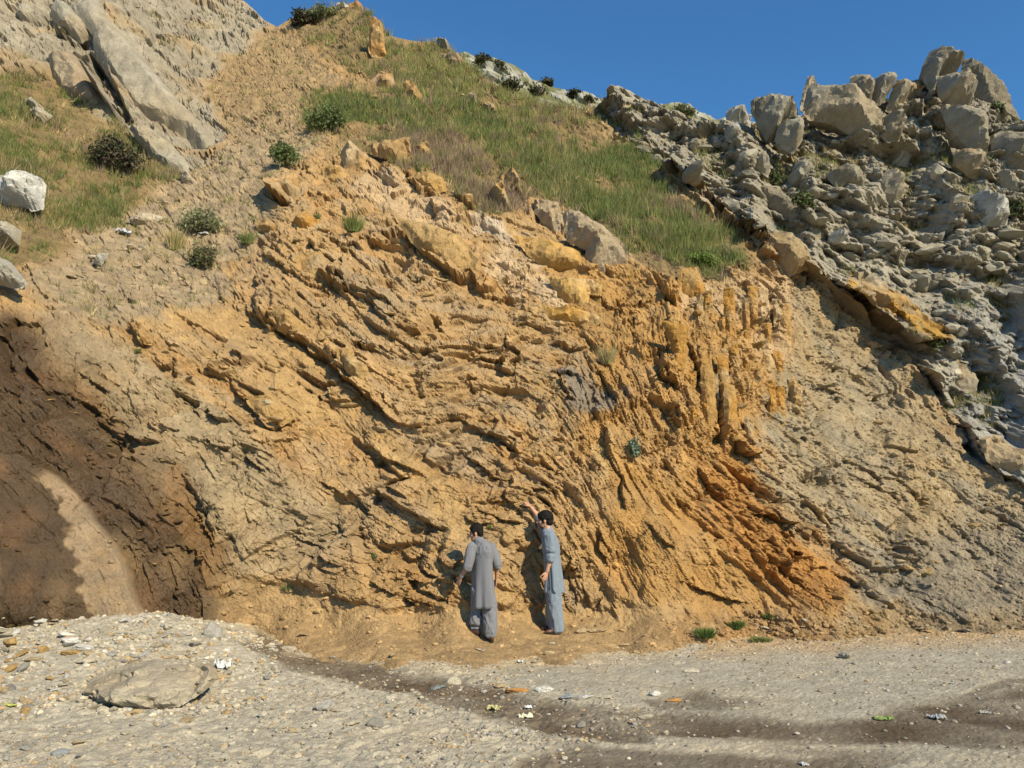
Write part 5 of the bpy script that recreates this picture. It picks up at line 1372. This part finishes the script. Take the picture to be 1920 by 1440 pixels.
def hand_parts(bm, wrist, tip, nrm, thumb_side, curl=.35, spread=.02):
    """palm, four fingers of unequal length bent at the knuckles, thumb from the side of the palm"""
    w, t = Vector(wrist), Vector(tip)
    d = (t - w).normalized(); nv = Vector(nrm); nv = (nv - d * nv.dot(d)).normalized(); s = d.cross(nv) * thumb_side
    pe = w + d * .088
    tube(bm, [w - d * .01, w + d * .03, w + d * .062, pe], [(.024, .020), (.034, .016), (.040, .015), (.038, .013)], 12, up=nv)
    for k, (off, ln) in enumerate([(.030, .070), (.010, .079), (-.010, .073), (-.029, .056)]):
        b0 = pe + s * off - d * .012; dd = (d + s * (off * spread * 30)).normalized()
        p1 = b0 + dd * ln * .45
        d2_ = (dd * math.cos(curl) + nv * math.sin(curl)).normalized(); p2 = p1 + d2_ * ln * .35
        d3_ = (dd * math.cos(curl * 2) + nv * math.sin(curl * 2)).normalized(); p3 = p2 + d3_ * ln * .28
        tube(bm, [b0, p1, p2, p3], [.0095, .0092, .0085, .0070], 8)
    b0 = w + d * .028 + s * .026; p1 = b0 + (d * .55 + s * .75).normalized() * .036; p2 = p1 + (d * .85 + s * .35 + nv * .3).normalized() * .032; p3 = p2 + (d * .95 + nv * .35).normalized() * .022
    tube(bm, [b0, p1, p2, p3], [.014, .012, .010, .008], 8)

def panel(name, rings, a0, a1, mat, parent, thick=.012, nseg=26, round_=.10, seed=1, fold=.015):
    """hanging cloth panel of the long shirt: part of an ellipse from a0 to a1, hem corners rounded"""
    nz_ = len(rings)
    th = np.linspace(a0, a1, nseg); tv = np.linspace(0, 1, 26)
    R_ = np.array(rings, float); zz = R_[:, 2]
    Vv = []
    for layer in (0, 1):
        for i, v in enumerate(tv):
            for j, t in enumerate(th):
                e = abs(2 * j / (nseg - 1) - 1)
                hem = round_ * max(0, (e - .72) / .28) ** 2.2
                u = v * (1 - hem)
                f = u * (nz_ - 1); k = min(int(f), nz_ - 2); f -= k
                c_ = R_[k] * (1 - f) + R_[k + 1] * f
                wob = fold * u * u * 1.4 * (math.sin(t * 5 + seed * 2.1 + u * 1.5) + .6 * math.sin(t * 9 + seed + u * 2))
                a_, b_ = c_[3] + wob - layer * thick, c_[4] + wob - layer * thick
                x_, y_ = a_ * math.cos(t), b_ * math.sin(t)
                Vv.append((c_[0] + x_ * math.cos(c_[5]) - y_ * math.sin(c_[5]), c_[1] + x_ * math.sin(c_[5]) + y_ * math.cos(c_[5]), c_[2]))
    n1_ = 26 * nseg; ij_ = np.arange(n1_).reshape(26, nseg); F_ = []
    for a_, b_, c_, d_ in np.stack([ij_[:-1, :-1], ij_[:-1, 1:], ij_[1:, 1:], ij_[1:, :-1]], -1).reshape(-1, 4):
        F_.append((a_, d_, c_, b_)); F_.append((a_ + n1_, b_ + n1_, c_ + n1_, d_ + n1_))
    rim = list(ij_[0]) + list(ij_[1:, -1]) + list(ij_[-1, -2::-1]) + list(ij_[-2:0:-1, 0])
    for i in range(len(rim)): F_.append((rim[i - 1], rim[i], rim[i] + n1_, rim[i - 1] + n1_))
    return link(name, np_mesh(name, np.array(Vv), np.array(F_), smooth=True), mat, parent)

def shoe(name, heel, toe, mat, parent, w=.046, h=.085):
    he, to = Vector(heel), Vector(toe); d = to - he
    bm = bmesh.new()
    P1 = [he + d * t + Vector((0, 0, z)) for t, z in ((.0, .040), (.10, .048), (.30, .045), (.55, .036), (.78, .030), (.93, .026), (1.0, .022))]
    tube(bm, P1, [(w * .55, .036), (w * .78, .048), (w * .80, .046), (w * .95, .037), (w, .030), (w * .75, .024), (w * .4, .018)], 14)
    tube(bm, [he + d * .14 + Vector((0, 0, .05)), he + d * .16 + Vector((0, 0, h + .03))], [(w * .78, .045), (w * .72, .042)], 12)
    o = fuse(name, bm, .007, mat, parent, 2, .5)
    bm = bmesh.new()
    tube(bm, [he + d * t + Vector((0, 0, .006)) for t in (0.0, .1, .3, .55, .8, 1.0)], [(w * .6, .010), (w * .82, .010), (w * .84, .010), (w, .010), (w * 1.02, .010), (w * .5, .010)], 12)
    fuse('sole', bm, .006, M_SOLE, o, 1, .5)
    return o

def cloth_mat(name, col):
    m, nt, b = new_mat(name)
    N, L = nt.nodes, nt.links
    tc = N.new('ShaderNodeTexCoord')
    w = N.new('ShaderNodeTexNoise'); w.inputs['Scale'].default_value = 9; w.inputs['Detail'].default_value = 6
    mp = N.new('ShaderNodeMapping'); mp.inputs['Scale'].default_value = (1, 1, .35)
    L.new(tc.outputs['Object'], mp.inputs[0]); L.new(mp.outputs[0], w.inputs['Vector'])
    r = N.new('ShaderNodeMapRange'); r.inputs[3].default_value = .85; r.inputs[4].default_value = 1.12; L.new(w.outputs['Fac'], r.inputs[0])
    vm = N.new('ShaderNodeVectorMath'); vm.operation = 'SCALE'; vm.inputs[0].default_value = col; L.new(r.outputs[0], vm.inputs['Scale'])
    L.new(vm.outputs[0], b.inputs['Base Color'])
    b.inputs['Roughness'].default_value = .85; b.inputs['Specular IOR Level'].default_value = .2
    b.inputs['Sheen Weight'].default_value = .15
    bp_ = N.new('ShaderNodeBump'); bp_.inputs['Distance'].default_value = .02; bp_.inputs['Strength'].default_value = .5
    L.new(w.outputs['Fac'], bp_.inputs['Height']); L.new(bp_.outputs[0], b.inputs['Normal'])
    return m
M_SKIN = plain_mat('skin', (.46, .25, .155), .55, .08, 25, .001, 200, .35)
M_HAIR = plain_mat('black hair', (.010, .008, .007), .75, .3, 60, .006, 90, .15)
M_STUB = plain_mat('dark stubble', (.09, .05, .035), .7, .2, 60)
M_SHOE = plain_mat('brown leather', (.085, .036, .024), .38, .2, 25, 0, None, .5)
M_SOLE = plain_mat('dark rubber', (.025, .02, .018), .8, .2, 25)
M_EYE = plain_mat('eye', (.04, .03, .025), .2, .1, 10, 0, None, .6)
M_STEEL = plain_mat('steel band', (.6, .58, .52), .3, .1, 10, 0, None, .8)
M_GREYC = cloth_mat('grey cotton', (.165, .168, .185))
M_BLUEC = cloth_mat('blue grey cotton', (.170, .205, .245))

def hair_cap(name, T, R_, parent, bush, seed, back=-.03):
    bm = bmesh.new()
    b_ = bush
    ball(bm, T((-.022, 0, .048)), (.095 + b_, .080 + b_, .082 + b_), R_)
    ball(bm, T((-.062, 0, back)), (.048 + b_ * .6, .068 + b_ * .6, .070), R_)
    ball(bm, T((.040, 0, .080)), (.046 + b_ * .8, .056 + b_ * .5, .026 + b_ * .8), R_)
    for s in (-1, 1):
        ball(bm, T((.010, s * .066, .030)), (.040, .018 + b_ * .5, .040), R_)
        tube(bm, [T((.016, s * .072, .01)), T((.020, s * .072, -.035))], [.013, .009], 8)     # sideburn
    return fuse(name, bm, .006, M_HAIR, parent, 1, .6, [((38, 38, 22), .005 + b_ * .25), ((90, 90, 60), .003)], seed)

def eyes(T, R_, parent):
    for s in (-1, 1):
        bm = bmesh.new(); ball(bm, T((.078, s * .031, .002)), (.010, .014, .007), R_)
        me = bpy.data.meshes.new('eye'); bm.to_mesh(me); bm.free(); link('eye', me, M_EYE, parent)
        bm = bmesh.new(); tube(bm, [T((.092, s * .014, .020)), T((.090, s * .034, .027)), T((.074, s * .052, .020))], [.005, .006, .003], 8)
        me = bpy.data.meshes.new('eyebrow'); bm.to_mesh(me); bm.free(); link('eyebrow', me, M_HAIR, parent)

# ---- left man: walking away towards the wall, seen from behind, face turned left
fR, fL = hit(922, 1203)[0], hit(891, 1187)[0]
O1 = Vector((at(905, 1205, fR.y).x, fR.y + .03, fR.z))
def rel(v, o): return Vector(v) - o
aR, aL = rel(fR, O1), rel(fL, O1)
aL.y = min(aL.y, aR.y + .24)
aL.z = drop(aL.x + O1.x, aL.y + O1.y) - O1.z
TH1 = math.radians(-42)                    # shoulder line turned in plan
bm = bmesh.new()
T1, R1 = head_parts(bm, (-.075, -.015, 1.515), math.radians(172), .16)
tube(bm, [(-.02, -.01, 1.34), (-.045, -.012, 1.43), (-.065, -.012, 1.49)], [.070, .058, .056], 14)
sL, eL, wL = Vector((-.135, -.125, 1.345)), Vector((-.205, -.150, 1.055)), Vector((-.320, -.035, .895))
sR, eR, wR = Vector((.150, .110, 1.335)), Vector((.245, .120, 1.055)), Vector((.225, .215, .850))
hipL, hipR = Vector((-.05, -.03, .85)), Vector((.09, .06, .85))
kL, kR = Vector((-.07, .10, .47)), Vector((.115, -.01, .46))
ankL, ankR = aL + Vector((0, 0, .09)), aR + Vector((0, 0, .09))
tube(bm, [(.015, 0, .80), (.015, 0, 1.0), (.01, 0, 1.22), (.0, -.005, 1.36)], [.09, .085, .085, .06], 16)
for s_, e_, w_ in ((sL, eL, wL), (sR, eR, wR)):
    tube(bm, [s_, s_.lerp(e_, .5), e_, e_.lerp(w_, .35), w_], [.040, .040, .036, .038, .026], 12)
hand_parts(bm, wL, wL + Vector((-.055, .06, -.10)), (.6, .5, .3), -1, .25, .035)
hand_parts(bm, wR, wR + Vector((-.03, .03, -.14)), (-.6, -.3, 0), 1, .4)
for h_, k_, a_ in ((hipL, kL, ankL), (hipR, kR, ankR)):
    tube(bm, [h_, h_.lerp(k_, .5), k_, k_.lerp(a_, .35), a_, a_ - Vector((0, 0, .05))], [.055, .055, .048, .048, .036, .036], 12)
man1 = fuse('person', bm, .0065, M_SKIN, None, 2, .45)
tag(man1, 'man in grey long shirt and baggy trousers walking towards the wall, back turned', 'person')
hair_cap('hair', T1, R1, man1, .004, 3, -.01)
eyes(T1, R1, man1)
bm = bmesh.new()
loft(bm, [(.015, 0, .92, .130, .085, TH1), (.015, 0, 1.03, .160, .100, TH1), (.012, 0, 1.14, .185, .110, TH1), (.008, -.002, 1.24, .205, .125, TH1), (.004, -.005, 1.31, .195, .110, TH1), (-.006, -.008, 1.37, .135, .085, TH1), (-.030, -.010, 1.415, .075, .070, TH1)])
tube(bm, [(-.030, -.010, 1.40), (-.045, -.011, 1.445)], [.066, .062], 16)
for s_, e_, w_, ext in ((sL, eL, wL, .16), (sR, eR, wR, .14)):
    cuff = e_.lerp(w_, ext)
    tube(bm, [s_ + Vector((0, 0, -.005)), s_.lerp(e_, .35), s_.lerp(e_, .75), e_, cuff], [.074, .072, .072, .070, .066], 16)
kz1 = fuse('kameez', bm, .011, M_GREYC, man1, 5, 1.0, [((8, 8, 2.6), .011), ((20, 20, 10), .007)], 5)
skr = [(.004, -.004, 1.30, .180, .104, TH1), (.008, -.002, 1.21, .203, .134, TH1), (.012, 0, 1.09, .198, .134, TH1), (.015, 0, .95, .195, .137, TH1), (.018, 0, .80, .200, .143, TH1), (.022, .0, .62, .202, .148, TH1), (.028, .0, .455, .205, .150, TH1)]
PI_ = math.pi
panel('back_panel', skr, -PI_ - .05, .05, M_GREYC, kz1, seed=1)
panel('front_panel', [(c_[0], c_[1], c_[2], c_[3] - .006, c_[4] - .006, c_[5]) for c_ in skr[:-1]] + [(.028, .0, .47, .195, .142, TH1)], .08, PI_ - .08, M_GREYC, kz1, seed=4)
bm = bmesh.new()
loft(bm, [(.02, .01, .60, .150, .105, TH1), (.02, .01, .95, .130, .085, TH1)])
for h_, k_, a_ in ((hipL, kL, ankL), (hipR, kR, ankR)):
    tube(bm, [h_ - Vector((0, 0, .12)), h_.lerp(k_, .65), k_, k_.lerp(a_, .5), a_ + Vector((0, 0, .035)), a_ + Vector((0, 0, -.01))], [.092, .100, .104, .100, .088, .078], 18)
fuse('shalwar', bm, .011, M_GREYC, man1, 4, 1.0, [((9, 9, 5), .015), ((22, 22, 14), .007)], 8)
for a_ in (aL, aR):
    hd = Vector((-.45, .9, 0)).normalized() if a_ is aR else Vector((-.85, .30, 0)).normalized()
    he, to = a_ - hd * .07, a_ + hd * .19
    he.z = drop(he.x + O1.x, he.y + O1.y) - O1.z + .012; to.z = drop(to.x + O1.x, to.y + O1.y) - O1.z + .008
    he.z = min(he.z, a_.z + .04); to.z = min(to.z, a_.z + .05)
    shoe('shoe', he, to, M_SHOE, man1)
bm = bmesh.new(); d_ = (wL - eL).normalized()
tube(bm, [wL - d_ * .045, wL - d_ * .02], [.034, .034], 14)
me = bpy.data.meshes.new('wristband'); bm.to_mesh(me); bm.free(); link('wristband', me, M_STEEL, man1)
man1.location = O1
man1.scale = (.90, .92, .975)
man1.rotation_euler.y = -.025

# ---- right man: side on, facing left, left arm down, right arm raised to the rock
f2_ = hit(1043, 1187)[0]
O2 = Vector((at(1035, 1190, f2_.y).x, f2_.y, f2_.z))
TH2 = math.radians(78)
bm = bmesh.new()
T2_, R2 = head_parts(bm, (-.100, .0, 1.635), math.radians(180), .02)
tube(bm, [(-.03, 0, 1.44), (-.055, 0, 1.54), (-.085, 0, 1.60)], [.070, .060, .058], 14)
sL, eL, wL = Vector((-.030, -.175, 1.415)), Vector((-.015, -.205, 1.115)), Vector((-.075, -.190, .885))
hp = hit(986, 945)[0] - O2
sR, eR = Vector((-.055, .165, 1.43)), Vector((-.165, .285, 1.665))
wR = Vector((-.30, .42, 1.845))
tip = Vector((-.40, .52, 1.93))
if hp.y < .9 and hp.y > .3: tip.y = min(hp.y - .01, .62); wR.y = tip.y - .09
a2 = Vector((.065, -.07, .0)); b2 = Vector((.02, .10, .0))
for v in (a2, b2): v.z = drop(v.x + O2.x, v.y + O2.y) - O2.z
tube(bm, [(.02, 0, .85), (.01, 0, 1.05), (-.01, 0, 1.28), (-.025, 0, 1.44)], [.085, .08, .08, .06], 16)
for s_, e_, w_ in ((sL, eL, wL), (sR, eR, wR)):
    tube(bm, [s_, s_.lerp(e_, .5), e_, e_.lerp(w_, .35), w_], [.040, .040, .037, .039, .027], 12)
hand_parts(bm, wL, wL + Vector((-.045, .0, -.14)), (-.5, .8, 0), -1, .4)
hand_parts(bm, wR, tip, (-.3, .5, -.8), 1, .35, .03)
for h_, k_, a_ in ((Vector((.02, -.08, .90)), Vector((.03, -.085, .49)), a2), (Vector((.02, .08, .90)), Vector((.015, .09, .49)), b2)):
    an = a_ + Vector((0, 0, .09))
    tube(bm, [h_, h_.lerp(k_, .5), k_, k_.lerp(an, .35), an, an - Vector((0, 0, .05))], [.055, .055, .048, .048, .036, .036], 12)
man2 = fuse('person', bm, .0065, M_SKIN, None, 2, .45)
tag(man2, 'man in blue grey long shirt reaching up with one hand to touch the rock', 'person')
hair_cap('hair', T2_, R2, man2, .016, 9, -.025)
eyes(T2_, R2, man2)
bm = bmesh.new(); ball(bm, T2_((.052, 0, -.080)), (.044, .054, .036), R2); ball(bm, T2_((.090, 0, -.056)), (.016, .028, .005), R2)
fuse('beard', bm, .005, M_STUB, man2, 1, .6)
bm = bmesh.new()
loft(bm, [(.02, 0, .94, .130, .075, TH2), (.012, 0, 1.05, .155, .092, TH2), (.0, 0, 1.17, .185, .115, TH2), (-.012, 0, 1.28, .200, .118, TH2), (-.024, 0, 1.38, .190, .105, TH2), (-.034, 0, 1.45, .130, .080, TH2), (-.045, 0, 1.49, .075, .072, TH2)])
tube(bm, [(-.045, 0, 1.48), (-.058, 0, 1.535)], [.068, .064], 16)
tube(bm, [sL, sL.lerp(eL, .4), sL.lerp(eL, .8), eL, eL.lerp(wL, .30)], [.078, .074, .070, .066, .060], 16)
tube(bm, [sR, sR.lerp(eR, .4), eR, eR.lerp(wR, .18)], [.078, .070, .062, .058], 16)
kz2 = fuse('kameez', bm, .011, M_BLUEC, man2, 5, 1.0, [((8, 8, 2.6), .011), ((20, 20, 10), .007)], 15)
skr = [(-.018, 0, 1.33, .170, .095, TH2), (-.010, 0, 1.25, .196, .122, TH2), (.004, 0, 1.11, .190, .121, TH2), (.014, 0, 1.0, .187, .122, TH2), (.022, 0, .86, .190, .130, TH2), (.03, 0, .70, .188, .134, TH2), (.036, 0, .575, .186, .134, TH2)]
panel('back_panel', skr, -PI_ + .06, -.06, M_BLUEC, kz2, seed=7)
panel('front_panel', skr, .10, PI_ - .10, M_BLUEC, kz2, seed=10)
bm = bmesh.new()
loft(bm, [(.02, 0, .66, .145, .095, TH2), (.02, 0, 1.0, .120, .075, TH2)])
for h_, k_, a_ in ((Vector((.02, -.075, .90)), Vector((.035, -.080, .49)), a2), (Vector((.02, .075, .90)), Vector((.02, .085, .49)), b2)):
    an = a_ + Vector((0, 0, .09))
    tube(bm, [h_ - Vector((0, 0, .12)), h_.lerp(k_, .65), k_, k_.lerp(an, .5), an + Vector((0, 0, .01)), an + Vector((0, 0, -.04))], [.088, .096, .102, .100, .098, .096], 18)
fuse('shalwar', bm, .011, M_BLUEC, man2, 4, 1.0, [((9, 9, 3.5), .014), ((22, 22, 12), .007)], 18)
for a_ in (a2, b2):
    hd = Vector((-.86, -.42, 0)).normalized()
    he, to = a_ - hd * .08, a_ + hd * .19
    he.z = drop(he.x + O2.x, he.y + O2.y) - O2.z + .012; to.z = drop(to.x + O2.x, to.y + O2.y) - O2.z + .008
    shoe('shoe', he, to, M_SHOE, man2)
man2.location = O2
